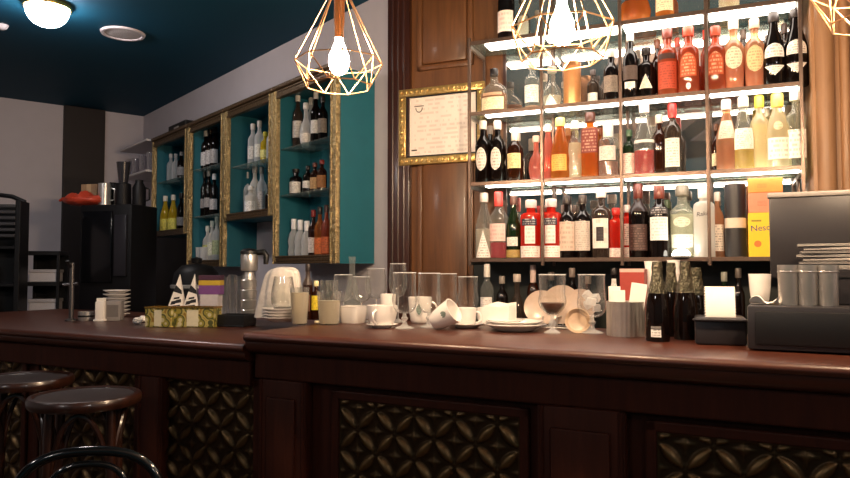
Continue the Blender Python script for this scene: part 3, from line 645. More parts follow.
# boxes on the lowest shelf
def sbox(name, label, cat, px0, px1, ytop, ybot, off, dep, mat, base=None, bev=.003):
    a, zt = SH.hit(px0, ytop, off); b, zb = SH.hit(px1, ybot, off); zb = base if base is not None else zb
    o = thing(name, label, cat, SH.p((a + b) / 2, off, zb), SH.a); w = (b - a) / 2
    return o, w, zt - zb, dep
o, w, h, dp = sbox('gift_canister', 'black cylinder canister with a beige band on the lowest lit shelf', 'canister', 724, 747, 184, 258, .04, .1, None, SHZ['C'])
MB().lathe([(0, 0), (w, 0), (w, h * .40), (0, h * .40)], 28, M=T(0, w, 0)).build('canister_body', M_black2, o)
MB().lathe([(0, h * .4001), (w * 1.012, h * .4001), (w * 1.012, h * .535), (0, h * .535)], 28, M=T(0, w, 0)).build('band', plain('beige_band', '#d8c4b0', .6), o)
MB().lathe([(0, h * .5351), (w, h * .5351), (w, h), (0, h)], 28, M=T(0, w, 0)).build('lid', M_black2, o)
a, zt = SH.hit(748, 213, .03); b, _ = SH.hit(783, 213, .03); wy = (b - a) / 2
yb = thing('cocoa_box', 'yellow cocoa drink box with blue lettering under the orange boxes', 'box', SH.p((a + b) / 2, .03, SHZ['C']), SH.a); hy = zt - SHZ['C']
MB().box(-wy, wy, 0, .09, 0, hy, .002).build('carton', plain('yellow_carton', '#f6c81e', .5, vary=.04), yb, smooth=False)
text_part('Nescafé', .036, plain('blue_ink', '#20306e', .5), yb, Matrix.Translation((-wy + .009, -.0012, hy * .58)) @ Matrix.Rotation(PI / 2, 4, 'X') @ Matrix.Rotation(.07, 4, 'Z'))
MB().box(-wy + .012, -wy + .05, -.0012, 0, hy * .80, hy * .84).build('small_print', plain('ochre_ink', '#9a8420', .6), yb, smooth=False)
MB().lathe([(0, -.0012), (.014, -.0012), (.014, 0), (0, 0)], 16, M=T(-wy + .035, -.0013, hy * .3, rx=PI / 2)).build('printed_cup', plain('orange_ink', '#d8742a', .6), yb, smooth=False)
z = SHZ['C'] + hy
for nm, lt, y1, col in (('tea_box', 'salmon pink tea box between the yellow box and the orange box', 193, '#e88a6a'), ('tea_box', 'orange tea box on top of the stack at the right end of the lowest shelf', 178.5, '#ea9440')):
    zt = SH.hit(748, y1, .035)[1]; o = thing(nm, lt, 'box', SH.p((a + b) / 2 + .002, .035, z + .0005), SH.a); hb = zt - z - .001
    MB().box(-wy, wy, 0, .075, 0, hb, .002).build('carton', plain('carton_' + col.strip('#'), col, .55), o, smooth=False)
    MB().box(-wy + .03, -wy + .075, -.0012, 0, hb * .3, hb * .62).build('printed_panel', printed('tea_print_' + col.strip('#'), col, '#b04a2a', 3, .6), o, smooth=False)
    z += hb + .001

# --- back counter under the shelves and the bottles standing on it
bc = thing('back_counter', 'dark wooden back counter along the wall under the lit bottle shelves', 'counter', SH.p(.72, DS, 0), SH.a)
MB().box(-.95, 1.2, -.33, -.012, 0, 1.03).build('counter_body', M_darkwood, bc, smooth=False)
MB().box(-.96, 1.21, -.36, -.002, 1.03, 1.06, .006).build('worktop', M_darkwood, bc, smooth=False)
def bb(px, top, hw, off, label, **k):
    s, zt = SH.hit(px, top, off); q = SH.p(s, off, 1.0605)
    return bottle(label, q, SH.a, zt - 1.0605, hw * q.y / F, group='bottles on the back counter', **k)
bb(487, 264, 6.5, .02, 'clear bottle with a pale label standing under the left end of the shelves', gl='clear', lab=[lb(WH, .2, .5)], cap='#d8d0c8', capz=.8)
bb(502, 276, 6, .05, 'short dark bottle on the back counter right of the clear one under the shelves', gl='dark', cap='#8a8078')
bb(517, 274, 8, .06, 'round clear bottle on the back counter behind the standing plates', kind='round', gl='smoke', cap='#b8aaa0')
bb(533, 265, 6, .08, 'bottle with a pale tall neck on the back counter under the red bitter bottle', gl='brown', cap='#c8b0a8', capz=.72)
bb(551, 272, 6.5, .04, 'dark bottle on the back counter behind the coffee goblet', gl='dark', cap='#4a403c')
bb(572, 268, 6.5, .06, 'dark bottle on the back counter between the coffee goblet and the ice goblet', gl='dark', cap='#7a6c64')
bb(588, 276, 6.5, .04, 'brown bottle on the back counter behind the ice goblet', gl='brown', lab=[lb(WH, .2, .5)], cap='#6a5c54')
bb(614, 268, 7, .03, 'black bottle with a white neck label on the back counter behind the steel canister', gl='dark', lab=[lb('#f0e8e4', .72, .84, 1.0)], cap='#2a2424', capz=.9)
bb(738, 268, 6, .05, 'dark bottle on the back counter behind the receipt printer', gl='dark', cap='#5a524c')
bb(724, 272, 6, .03, 'green bottle on the back counter left of the receipt roll', gl='green', cap='#8a8a80')

# --- bottles in the framed cabinets
GC = {1: 'bottles in the leftmost cabinet', 2: 'bottles in the second cabinet', 3: 'bottles in the third cabinet', 4: 'bottles in the right cabinet'}
def cbt(cab, shelf, px, top, hw, label, off=.10, rr=None, **k):
    z = CABZ[cab][shelf]; s, zt = CB.hit(px, top, off); q = CB.p(s, off, z + .0005)
    k.setdefault('n', 16)
    return bottle(label, q, CB.a + .75, zt - z, hw * 1.22 * q.y / F, group=GC[cab], **k)
cbt(4, 0, 298, 94, 4.2, 'clear bottle at the left end of the top shelf in the right cabinet', gl='smoke', lab=[lb('#c8c4c0', .2, .5)], cap='#c8c4c0')
cbt(4, 0, 306, 103, 5, 'clear round bottle second from left on the top shelf in the right cabinet', gl='silver', kind='round', lab=[lb('#e8e4e0', .1, .3)], cap='#d8d8d8')
cbt(4, 0, 316, 92, 4.2, 'dark bottle with a white letter label on the top shelf in the right cabinet', gl='dark', lab=[lb('#f0ece8', .2, .45, 1.0)], cap='#e0dcd8')
cbt(4, 0, 323, 96, 4.2, 'dark bottle at the right end of the top shelf in the right cabinet', gl='dark', lab=[lb('#8a8078', .2, .5)], cap='#2a2424')
cbt(4, 0, 311, 98, 4, 'pale bottle in the back row on the top shelf in the right cabinet', off=.17, gl='silver', cap='#c8c4c0')
cbt(4, 1, 296, 169, 5.2, 'black bottle with a big white label on the middle shelf of the right cabinet', gl='dark', kind='whisky', lab=[lb('#ece8e4', .08, .5, 1.1)], cap=BK)
cbt(4, 1, 308, 166, 4.2, 'dark bottle with a white stripe label, middle shelf of the right cabinet', gl='dark', lab=[lb('#ece8e4', .2, .45)], cap=BK)
cbt(4, 1, 315, 163, 4, 'brown bottle with a cream label, middle shelf of the right cabinet', gl='brown', lab=[lb('#c8a070', .12, .5)], cap='#6a3020')
cbt(4, 1, 322, 160, 4.2, 'brown bottle with an ochre label at the right end, middle shelf of the right cabinet', gl='brown', lab=[lb('#a8703c', .12, .5)], cap='#8a2a20')
for i, px in enumerate((294, 300.5, 307)):
    cbt(4, 2, px, 219 + i, 4.8, ['cut crystal decanter on the left at the bottom of the right cabinet', 'cut crystal decanter in the middle at the bottom of the right cabinet', 'cut crystal decanter nearest the red bottles at the bottom of the right cabinet'][i], gl='silver', kind='twist', cap='#f4f4f8', capz=.75, off=.08)
cbt(4, 2, 313.5, 210, 4.2, 'dark red bottle with a white label at the bottom of the right cabinet', gl='brown', lab=[lb('#e8dcd8', .15, .45)], cap='#8a2018')
cbt(4, 2, 320, 207, 4.4, 'amber whisky bottle with an orange label at the bottom of the right cabinet', gl='amber', lab=[lb('#e8783c', .12, .42)], cap=BK)
cbt(4, 2, 326.5, 205, 4.2, 'red-brown bottle tight by the right stile at the bottom of the right cabinet', gl='orange', lab=[lb('#d86a3a', .12, .42)], cap='#3a1a14')
cbt(3, 0, 240, 121, 5, 'black bottle with a white label, left on the upper shelf of the third cabinet', gl='dark', lab=[lb('#ece8e4', .12, .45, 1.1)], cap=BK)
cbt(3, 0, 253, 124, 4, 'clear bottle with a white label, second on the upper shelf of the third cabinet', gl='silver', lab=[lb('#e0dcd8', .15, .45)], cap='#d0ccc8')
cbt(3, 0, 259.5, 121, 4, 'clear slim bottle, third on the upper shelf of the third cabinet', gl='silver', lab=[lb('#e8e8e0', .15, .45)], cap='#b8b4b0')
cbt(3, 0, 265.5, 132, 4, 'yellow bottle on the upper shelf of the third cabinet', gl='yellow', lab=[lb('#f4ec90', .15, .4)], cap='#d8c838')
cbt(3, 0, 271, 126, 3.6, 'pale bottle behind the right stile on the upper shelf of the third cabinet', gl='silver', cap='#a8a09a')
cbt(3, 1, 247, 172, 4.2, 'white bottle at the left below in the third cabinet', gl='frost', cap='#c8c4c0', off=.14)
cbt(3, 1, 255, 166, 4.2, 'tall white bottle with a grey cap below in the third cabinet', gl='frost', cap='#9a9694', off=.13)
cbt(3, 1, 262, 167, 4, 'clear bottle with a grey label below in the third cabinet', gl='silver', lab=[lb('#c8c4c4', .15, .5)], cap='#8a8684', off=.13)
cbt(3, 1, 270, 184, 4, 'dark short bottle beside the right stile below in the third cabinet', gl='dark', cap=BK)
cbt(3, 1, 251, 186, 5, 'short white jug-like bottle in the front row below in the third cabinet', gl='frost', kind='whisky', lab=[lb('#f4f4f4', .1, .5)], cap='#e0e0e0', off=.06)
cbt(2, 0, 206, 131, 3.8, 'dark bottle with a white label, left on the top shelf of the second cabinet', gl='dark', lab=[lb('#d8d4d4', .12, .45)], cap='#d8d4d0')
cbt(2, 0, 210.5, 128, 3.8, 'dark bottle with a white label, middle of the top shelf of the second cabinet', gl='dark', lab=[lb('#d0cccc', .12, .45)], cap=BK)
cbt(2, 0, 215, 127, 3.8, 'dark bottle with a grey label, right on the top shelf of the second cabinet', gl='dark', lab=[lb('#b8b4b4', .12, .45)], cap=BK)
cbt(2, 1, 204.5, 172, 3.4, 'dark slim bottle, left on the middle shelf of the second cabinet', gl='dark', lab=[lb('#989494', .2, .4)], cap=BK)
cbt(2, 1, 209, 170, 3.6, 'dark bottle, middle of the middle shelf of the second cabinet', gl='dark', lab=[lb('#b0acac', .2, .4)], cap='#8a8684')
cbt(2, 1, 214.5, 174, 3.6, 'dark bottle with a white cap, right on the middle shelf of the second cabinet', gl='dark', lab=[lb('#c8c4c4', .15, .4)], cap='#e0dcdc')
cbt(2, 2, 208, 226, 4, 'white bottle with a yellow-green label at the bottom of the second cabinet', gl='frost', lab=[lb('#d8d890', .2, .5)], cap='#d0d0c8')
cbt(2, 2, 212.5, 221, 3.8, 'tall white bottle with a pale label, middle at the bottom of the second cabinet', gl='frost', lab=[lb('#e8e8d0', .2, .5)], cap='#e8e8e0')
cbt(2, 2, 217, 217, 3.6, 'white bottle by the right stile at the bottom of the second cabinet', gl='frost', lab=[lb('#c8d0a0', .2, .5)], cap='#b8b8b0')
cbt(1, 0, 171, 154, 3.2, 'pale bottle, left on the upper shelf of the leftmost cabinet', gl='silver', cap='#c0c0c0')
cbt(1, 0, 176, 154, 3.2, 'pale bottle, second on the upper shelf of the leftmost cabinet', gl='silver', cap='#b0b0b0')
cbt(1, 0, 181.5, 152, 3.2, 'dark bottle with a grey label on the upper shelf of the leftmost cabinet', gl='dark', lab=[lb('#a8a4a4', .15, .45)], cap='#8a8684')
cbt(1, 1, 165.5, 196, 4.0, 'yellow bottle with a white cap, the left one in the leftmost cabinet', off=.05, gl='yellow', kind='slope', lab=[lb('#f4ec70', .1, .4)], cap='#e8e4d8')
cbt(1, 1, 173.5, 195, 4.0, 'yellow bottle with a white cap, the right one in the leftmost cabinet', off=.07, gl='yellow', kind='slope', lab=[lb('#f4ec70', .1, .4)], cap='#d8d4c8')
cbt(1, 1, 181.5, 193, 3.4, 'dark bottle right of the two yellow bottles in the leftmost cabinet', gl='dark', lab=[lb('#a8a4a4', .2, .4)], cap=BK)
# stack of tumblers in the second cabinet
for i, px in enumerate((200, 204.5)):
    s, _ = CB.hit(px, 240, .045); o = thing('tumbler', ['left clear tumbler at the bottom of the second cabinet', 'right clear tumbler at the bottom of the second cabinet'][i], 'glass', CB.p(s, .045, CABZ[2][2] + .0005), CB.a, 'tumblers in the second cabinet')
    MB().lathe([(0, 0), (.028, 0), (.032, .13), (.029, .13), (.026, .006), (0, .006)], 18).build('tumbler_glass', G('silver'), o)
# low black box on top of the cabinets
s0, _ = CB.hit(173, 120, .06); s1, _ = CB.hit(190, 120, .06)
o = thing('black_case', 'small black case lying on top of the leftmost cabinet', 'box', CB.p((s0 + s1) / 2, .08, 2.4985), CB.a)
MB().box(-(s1 - s0) / 2, (s1 - s0) / 2, -.06, .08, 0, .075, .008).build('case_shell', M_black, o, smooth=False)
MB().box(-.05, .05, -.065, -.0601, .03, .045, .002).build('latch', M_steel, o, smooth=False)
# ------------------------------------------------------------------ added dark panel: shade under the lowest shelf put into its colour
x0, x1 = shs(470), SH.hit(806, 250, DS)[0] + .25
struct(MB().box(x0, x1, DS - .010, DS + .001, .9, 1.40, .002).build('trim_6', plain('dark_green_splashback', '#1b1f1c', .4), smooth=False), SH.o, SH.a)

# ------------------------------------------------------------------ things on the bar counter
AZ = CT.a
def on(px, py, z=ZR): return atZ(px, py, z + .0004)
def sz(q, px): return px * q.y / F         # pixel width at that depth -> metres
M_glassw = glass('glassware', '#fdfdfb', .006, '#ffffff', refl=1.5, edge=.30, power=3.0, rough=.02, etint='#9a948e')
M_rimw = glass('glass_rim', '#ffffff', .45, '#ffffff', refl=1.2)  # whitened body puts the highlight of the lip into the colour
M_stemw = glass('glass_stem', '#fbfbf8', .28, '#ffffff', refl=1.4, edge=.6)
M_milky = glass('cloudy_drink', '#f4ecdc', .45, '#efe6d4')
M_coffee = plain('coffee', '#4a2812', .25)
M_logo = plain('cup_print', '#3a4038', .6)
M_ice = glass('ice', '#ffffff', .35, '#ffffff')
def shell(mb, outer, t=.0022, n=28):
    """closed thin vessel from its outer profile (foot first)"""
    inner = [(max(0.0, r - t), z) for r, z in outer]
    return mb.lathe(outer + inner[::-1], n)
def goblet(label, q, h, r, kind='beer', drink=None, ice=False, rz=0, group='stemmed glasses on the bar counter'):
    o = thing('stemmed_glass', label, 'glass', q, rz, group)
    if kind == 'beer':     # tall straight-lipped bowl on a short knobbed stem
        b0 = .27; bowl = [(.10, .27), (.42, .275), (.70, .31), (.88, .37), (.97, .44), (1, .52), (.96, .60), (.91, .68), (.90, .84), (.91, 1.0)]
        stem = [(0, 0), (.74, 0), (.76, .012), (.60, .03), (.30, .055), (.18, .09), (.17, .14), (.26, .165), (.27, .19), (.17, .215), (.14, .265), (0, .268)]
    elif kind == 'irish':  # round bowl below a flared straight collar
        bowl = [(.10, .30), (.30, .31), (.62, .36), (.88, .44), (1, .53), (.97, .61), (.90, .67), (.91, .70), (.93, .85), (.95, 1.0)]
        stem = [(0, 0), (.55, 0), (.58, .012), (.46, .03), (.22, .06), (.15, .10), (.25, .15), (.26, .19), (.15, .23), (.12, .295), (0, .298)]
    else:                  # wine
        bowl = [(.06, .42), (.30, .43), (.65, .47), (.88, .54), (.98, .62), (1, .70), (.95, .82), (.84, 1.0)]
        stem = [(0, 0), (.80, 0), (.80, .01), (.40, .03), (.12, .06), (.07, .12), (.07, .36), (.10, .415), (0, .418)]
    pr = [(rr * r, z * h) for rr, z in bowl]
    mb = MB(); inn = [(max(.0, a - .002), b) for a, b in pr[1:]]; inn = [(0, pr[1][1] + .004)] + inn
    mb.lathe([(0, pr[0][1])] + pr, 28); mb.build('bowl', M_glassw, o)
    R_ = pr[-1][0]; MB().tube([(R_ * math.cos(2 * PI * k / 28), R_ * math.sin(2 * PI * k / 28), h) for k in range(28)], .0016, 6, closed=True).build('rim', M_rimw, o)
    MB().lathe([(a * r, b * h) for a, b in stem], 24).build('stem', M_stemw, o)
    if drink:
        col, f = drink; zt = bowl[1][1] + (1 - bowl[1][1]) * f
        pts = [(0, bowl[1][1] * h + .006)] + [(rr * r * .93, z * h + .004) for rr, z in bowl[1:] if z < zt]
        rt = pts[-1][0]; MB().lathe(pts + [(rt, zt * h), (0, zt * h)], 24).build('drink', col, o)
    if ice:
        for k in range(5):
            a = k * 2.2; MB().box(-.013, .013, -.013, .013, -.013, .013, .004, M=T(r * .32 * math.cos(a), r * .32 * math.sin(a), h * (.43 + .055 * k), k, k * .7, k * 1.3)).build('ice_cube', M_ice, o)
    return o
def saucer_mesh(mb, r, z=0, M=None, th=.004):
    return mb.lathe([(0, z), (r * .55, z), (r * .6, z + .003), (r, z + r * .22), (r * .99, z + r * .22 + th * .6), (r * .62, z + .003 + th), (r * .2, z + th), (0, z + th)], 36, M=M)
def saucer(label, q, r, group, cat='saucer', name='saucer'):
    o = thing(name, label, cat, q, 0, group); saucer_mesh(MB(), r).build('dish', M_ceramic, o)
    MB().lathe([(r * .985, r * .22 + .0022), (r * .955, r * .21 + .0022), (r * .955, r * .21 + .0027), (r * .985, r * .22 + .0027)], 36).build('rim_line', plain('grey_rim_line', '#9a948e', .3), o); return o
def cup(label, q, r, h, rz=0, emblem=False, group='white cups on the bar counter', tilt=0, handle=True, shape='esp'):
    o = thing('cup', label, 'cup', q, rz, group)
    k = [(.55, 0), (.60, .01), (.72, .10), (.90, .35), (.98, .7), (1, 1)] if shape == 'round' else [(.66, 0), (.70, .01), (.80, .12), (.90, .4), (.96, .75), (1, 1)]
    M = T(ry=tilt) if tilt else None
    pr = [(a * r, b * h) for a, b in k]; inn = [(a - .0035, b) for a, b in pr[2:]]
    MB().lathe([(0, 0)] + pr + inn[::-1] + [(0, .008)], 30, M=M).build('body', M_ceramic, o)
    if handle:
        pts = [(r * .93 + math.sin(t) * r * .5 * (1.0), 0, h * (.5 + .30 * math.cos(t))) for t in [PI * j / 12 for j in range(13)]]
        MB().tube(pts, .0042, 8, M=M).build('handle', M_ceramic, o)
    if emblem:
        zs = [.34, .42, .5, .58, .66, .74]; wv = [.05, .16, .24, .24, .16, .05]
        mb = MB().lathe([(r * .945 + .003, z * h) for z in zs], 8, a0=[-PI / 2 - w for w in wv], a1=[-PI / 2 + w for w in wv], M=M)
        mb.build('printed_emblem', printed('emblem', '#8a9a90', '#2c3a34', 4, .7), o, recalc=False)
    return o

# white saucers stacked at the left end, with the brandy glass on top
q = on(283, 321.5); r_s = sz(q, 21); zz = 0
for i in range(4):
    saucer(['bottom saucer of the stack under the brandy glass', 'second saucer from the bottom under the brandy glass', 'third saucer from the bottom under the brandy glass', 'top saucer of the stack, holding the brandy glass'][i], q + Vector((0, 0, zz)), r_s, 'saucer stack under the brandy glass'); zz += .0125
b = q + Vector((0, 0, zz - .0075)); rb = sz(q, 12); hb = sz(q, 35)
o = thing('brandy_glass', 'big-bellied brandy glass with dark dregs on the saucer stack', 'glass', b)
pr = [(.5, 0), (.75, .08), (.93, .22), (1, .38), (.96, .58), (.85, .8), (.76, 1)]
pr = [(a * rb, z * hb) for a, z in pr]; MB().lathe([(0, 0)] + pr + [(a - .002, z) for a, z in pr[::-1][:-1]] + [(0, .006)], 28).build('bowl', M_glassw, o)
MB().lathe([(0, .007), (rb * .62, .007), (rb * .80, hb * .13), (0, hb * .13)], 24).build('dregs', glass('dregs', '#5a3018', .5, '#3a1c0c'), o)
# tumbler of pale latte behind it, cloudy glass in front
q = on(299.5, 324.5); o = thing('tumbler', 'pale latte tumbler right of the brandy glass', 'glass', q)
h = sz(q, 37); r = sz(q, 9.5); shell(MB(), [(0, 0), (r * .78, 0), (r * .80, .004), (r, h)]).build('tumbler_glass', M_glassw, o); MB().lathe([(0, .006), (r * .76, .006), (r * .94, h * .86), (0, h * .86)], 24).build('drink', M_milky, o)
q = on(329, 324.5); o = thing('tumbler', 'wide tumbler of cloudy pale drink at the front of the counter left half', 'glass', q)
h = sz(q, 33); r = sz(q, 12); shell(MB(), [(0, 0), (r * .80, 0), (r * .84, .006), (r, h)]).build('tumbler_glass', M_glassw, o); MB().lathe([(0, .006), (r * .80, .006), (r * .93, h * .72), (0, h * .72)], 24).build('drink', M_milky, o)
q = on(320, 324.5); o = thing('lemon_peel', 'small cream coloured lemon peel lying by the wide cloudy tumbler', 'food', q)
MB().tube([(.018 * math.cos(t), .012 * math.sin(t), .006 + .006 * t / 5) for t in [j * .5 for j in range(11)]], [.003] + [.006] * 9 + [.003], 8).build('peel', plain('lemon', '#f0e2b8', .6), o)
# cloth draped over a pot
q = on(279, 318.6); wq = sz(q, 26); hq = sz(q, 50)
mb = MB(); pts = []; n = 72
for k in range(17):
    f = k / 16; row = []
    for j in range(n):
        t = 2 * PI * j / n; fold = .07 * f * math.sin(7 * t + 1.3 * math.sin(2 * t)) + .035 * f * math.sin(13 * t + 2)
        lean = 0
        rr = wq * ((math.sin(min(1, f * 1.9) * PI / 2) ** .75) * (.62 + .26 * f * f) * (1 + .45 * f * max(0, -math.cos(t))) + fold * .9)
        zz = hq * (1 - f ** 2.6) + .012 * hq * math.sin(3 * t) * (1 - f) + .004 + .010 * math.sin(5 * t) * (1 - f) * f
        row.append((rr * math.cos(t) * 1.0 + wq * .28, rr * math.sin(t) * .7, max(.001, zz)))
    pts.append(row)
vs = [[mb.bm.verts.new(p) for p in row] for row in pts]; top = mb.bm.verts.new((wq * .28, 0, hq * 1.005))
for k in range(16):
    for j in range(n): mb.bm.faces.new((vs[k][j], vs[k + 1][j], vs[k + 1][(j + 1) % n], vs[k][(j + 1) % n]))
for j in range(n): mb.bm.faces.new((vs[0][j], vs[0][(j + 1) % n], top))
cl = mb.build('draped_cloth', M_cloth); place(cl, q + Vector((-.01, .03, 0)), AZ); tag(cl, 'white cloth draped in folds over a pot at the counter left end', 'cloth')
# small bottles at the back
def cb(px, top, base, hw, label, **k):
    q = on(px, base); return bottle(label, q, AZ, sz(q, base - top), sz(q, hw), group='bottles on the bar counter', **k)
cb(307.5, 264, 319.5, 5.2, 'brown beer bottle behind the pale latte tumbler', gl='brown', cap='#2a201c', neck=('#3a2c26', .62), lab=[lb('#5a3a28', .15, .45)])
cb(316, 281, 319.5, 5, 'small bottle with a yellow label next to the brown beer bottle', kind='whisky', gl='brown', lab=[lb('#e8cc30', .25, .62, 1.3)], cap='#e0d4a0')
cb(352, 256, 320.5, 8, 'clear glass carafe rising behind the stemmed glasses', kind='carafe', gl='clear', cap=None)
for i, (px, by) in enumerate(((326, 319), (331.5, 319.3))):
    q = on(px, by); o = thing('tumbler', ['left clear tumbler behind the wide cloudy drink', 'right clear tumbler behind the wide cloudy drink'][i], 'glass', q, 0, 'clear tumblers behind the cloudy drink')
    shell(MB(), [(0, 0), (.022, 0), (.024, .004), (.029, .175)], n=20).build('tumbler_glass', M_glassw, o)
# white dishes and cups, left to right
q = on(353, 323); o = thing('sugar_bowl', 'square white porcelain sugar bowl left of the handled cup', 'bowl', q, AZ)
w_, h_ = sz(q, 12), sz(q, 16); MB().lathe([(0, 0), (w_ * .9, 0), (w_ * .95, .004), (w_ * 1.12, h_), (w_ * 1.06, h_), (w_ * .9, .008), (0, .008)], 32, sq=6).build('bowl_body', M_ceramic, o)
MB().lathe([(w_ * 1.13, h_ - .001), (w_ * 1.16, h_ + .004), (w_ * 1.02, h_ + .004), (w_ * 1.05, h_ - .001)], 32, sq=6).build('bowl_rim', M_ceramic, o)
q = on(382, 327.5); saucer('white saucer under the wide cup with its handle to the front', q, sz(q, 16), 'saucers on the bar counter')
cup('wide white cup with its handle turned to the front', q + Vector((0, 0, .0045)), sz(q, 15.5), sz(q, 21), -PI / 2 - .35, shape='round')
q2 = on(388, 323); cup('small white cup peeking over the wide handled cup', q2, sz(q2, 8), sz(q2, 29), 2.0)
q = on(420, 323); cup('white cup with a dark emblem between the first two tall goblets', q, sz(q, 12), sz(q, 26), .4 + AZ, emblem=True)
goblet('tall ribbed goblet in front, leftmost of the row of empty goblets', on(404.5, 328.5), sz(on(404.5, 328.5), 55.5), sz(on(406, 327), 12.2))
goblet('tall goblet second from the left, just right of the emblem cup', on(429, 327.5), sz(on(428, 327), 53.5), sz(on(428, 327), 11.8))
goblet('tall goblet in the back row behind the tipped white cup', on(447, 323), sz(on(447, 323), 49), sz(on(447, 322), 10.5))
goblet('tall goblet in the back row above the espresso cup', on(468, 323), sz(on(468, 323), 46), sz(on(467, 322), 10.5))
goblet('large wine glass in front of the clear carafe', on(343, 322), sz(on(343, 322), 47), sz(on(343, 322), 10.5), 'wine')
goblet('large wine glass right of the clear carafe', on(361, 321.5), sz(on(361, 321), 44), sz(on(361, 321), 10), 'wine')
goblet('large wine glass behind the wide handled cup', on(376, 321), sz(on(376, 321), 52), sz(on(376, 321), 10.5), 'wine')
goblet('tall thin wine glass behind the leftmost goblet', on(398, 322), sz(on(398, 322), 58), sz(on(395, 320.5), 9), 'wine')
# tipped cup with emblem
q = on(444, 330); rr = sz(q, 13); hh = sz(q, 26)
o = thing('cup', 'white emblem cup lying tipped on its side among the goblets', 'cup', q, AZ, 'white cups on the bar counter')
k = [(.60, 0), (.66, .03), (.80, .3), (.92, .65), (1, 1)]
M = Matrix.Translation((-.035, 0, rr * .80)) @ Matrix.Rotation(1.05, 4, 'Y') @ Matrix.Translation((0, 0, -hh * .10))
pr = [(a * rr, b_ * hh) for a, b_ in k]; mb = MB().lathe([(0, 0)] + pr + [(a - .0035, z) for a, z in pr[::-1][:-1]] + [(0, .01)], 30, M=M)
lo = min(v.co.z for v in mb.bm.verts); M2 = Matrix.Translation((0, 0, -lo)); mb._xf(mb.bm.verts[:], M2); mb.build('body', M_ceramic, o)
zs = [.55, .62, .7, .78, .86]; wv = [.06, .22, .28, .22, .06]
MB().lathe([((.60 + .42 * z) * rr + .0022, z * hh) for z in zs], 8, a0=[-PI / 2 - w for w in wv], a1=[-PI / 2 + w for w in wv], M=M2 @ M).build('printed_emblem', printed('emblem', '#8a9a90', '#2c3a34', 4, .7), o, recalc=False)
# espresso cup on saucer
q = on(466.5, 327.5); saucer('white saucer under the espresso cup', q, sz(q, 19), 'saucers on the bar counter')
cup('white espresso cup with its handle to the right on a saucer', q + Vector((0, 0, .0045)), sz(q, 10.5), sz(q, 18.5), AZ + .1)
q = on(484, 324.5); cup('small white cup behind the espresso cup, beside the big plates', q, sz(q, 7), sz(q, 17), AZ + 2.6)
# plates with a white bowl
q = on(515, 330.5); zz = 0
for i, (rad, lt) in enumerate(((30.5, 'wide white dinner plate at the bottom, under the napkin holder'), (29, 'second white dinner plate under the napkin holder'))):
    saucer(lt, q + Vector((0, 0, zz)), sz(q, rad), 'white plates under the napkin holder', 'plate', 'plate'); zz += .012
q3 = q + Vector((-.035, .02, zz - .0015)); saucer('small white side plate directly under the pleated white napkin block', q3, sz(q, 20), 'white plates under the napkin holder', 'plate', 'plate')
o = thing('napkin_stack', 'block of pleated white paper napkins on top of the white plates', 'napkins', q3 + Vector((-.02, 0, .0045)), AZ)
mb = MB(); w_ = sz(q, 14)
for i in range(9):
    y = -.04 + i * .0095; ht = .075 - .012 * abs(math.sin(i * 1.7)); a = [(-w_, ht * .92), (-w_ * .4, ht * 1.02), (w_ * .3, ht * .94), (w_, ht * 1.03)]
    mb.prism([(-w_, 0), (w_, 0)] + a[::-1], y, y + .007, M=Matrix.Rotation(PI / 2, 4, 'X'))
mb.build('napkins', M_paper, o)
# plates standing on edge in a wire rack
q = on(560, 328); rk_o = thing('plate_rack', 'steel wire rack holding plates on edge behind the coffee goblet', 'rack', q, AZ)
mb = MB()
for y in (-.04, .04): mb.tube([(-.115, y, .004), (.115, y, .004)], .003, 8)
for x in (-.11, -.055, 0, .055, .11): mb.tube([(x, -.04, .004), (x, -.04, .045), (x, .04, .045), (x, .04, .004)], .0025, 8)
mb.build('wire_frame', M_steel, rk_o)
for i, (px, rad, lt) in enumerate(((541, 17.5, 'first plate standing on edge in the rack, behind the pleated napkins'), (559, 20, 'middle plate standing on edge in the rack, tallest against the dark wall'), (576, 18, 'right plate standing on edge in the rack, next to the ice goblet'))):
    o = thing('plate', lt, 'plate', on(px, 328) + CT.v * (.012 + i * .03) + Vector((0, 0, .008)), AZ + .25 - .2 * i, 'plates on edge in the rack')
    rr = sz(q, rad); saucer_mesh(MB(), rr, M=T(0, 0, rr, rx=PI / 2 - .25)).build('dish', plain('cream_ceramic', '#b8a496', .25), o)
# goblet of coffee, tipped bowl, goblet with ice
goblet('goblet with dark coffee in its bowl, in front of the standing plates', on(552.5, 333), sz(on(552, 333), 58), sz(on(552, 333), 14), 'irish', (M_coffee, .30))
q = on(573, 333.5); rr = sz(q, 13)
o = thing('bowl', 'beige bowl tipped on its side between the two full goblets', 'bowl', q + CT.v * .06, AZ + .3)
mb = MB().lathe([(0, 0), (rr * .4, 0), (rr * .75, rr * .2), (rr, rr * .65), (rr * .94, rr * .65), (rr * .7, rr * .26), (0, rr * .08)], 32, M=T(rx=PI / 2 - .3)); lo = min(v.co.z for v in mb.bm.verts); mb._xf(mb.bm.verts[:], T(z=-lo)); mb.build('bowl_body', plain('beige_ceramic', '#c8ae94', .35), o)
goblet('goblet filled with ice cubes left of the steel canister', on(592, 333), sz(on(592, 333), 58), sz(on(592, 333), 14.5), 'beer', None, True)
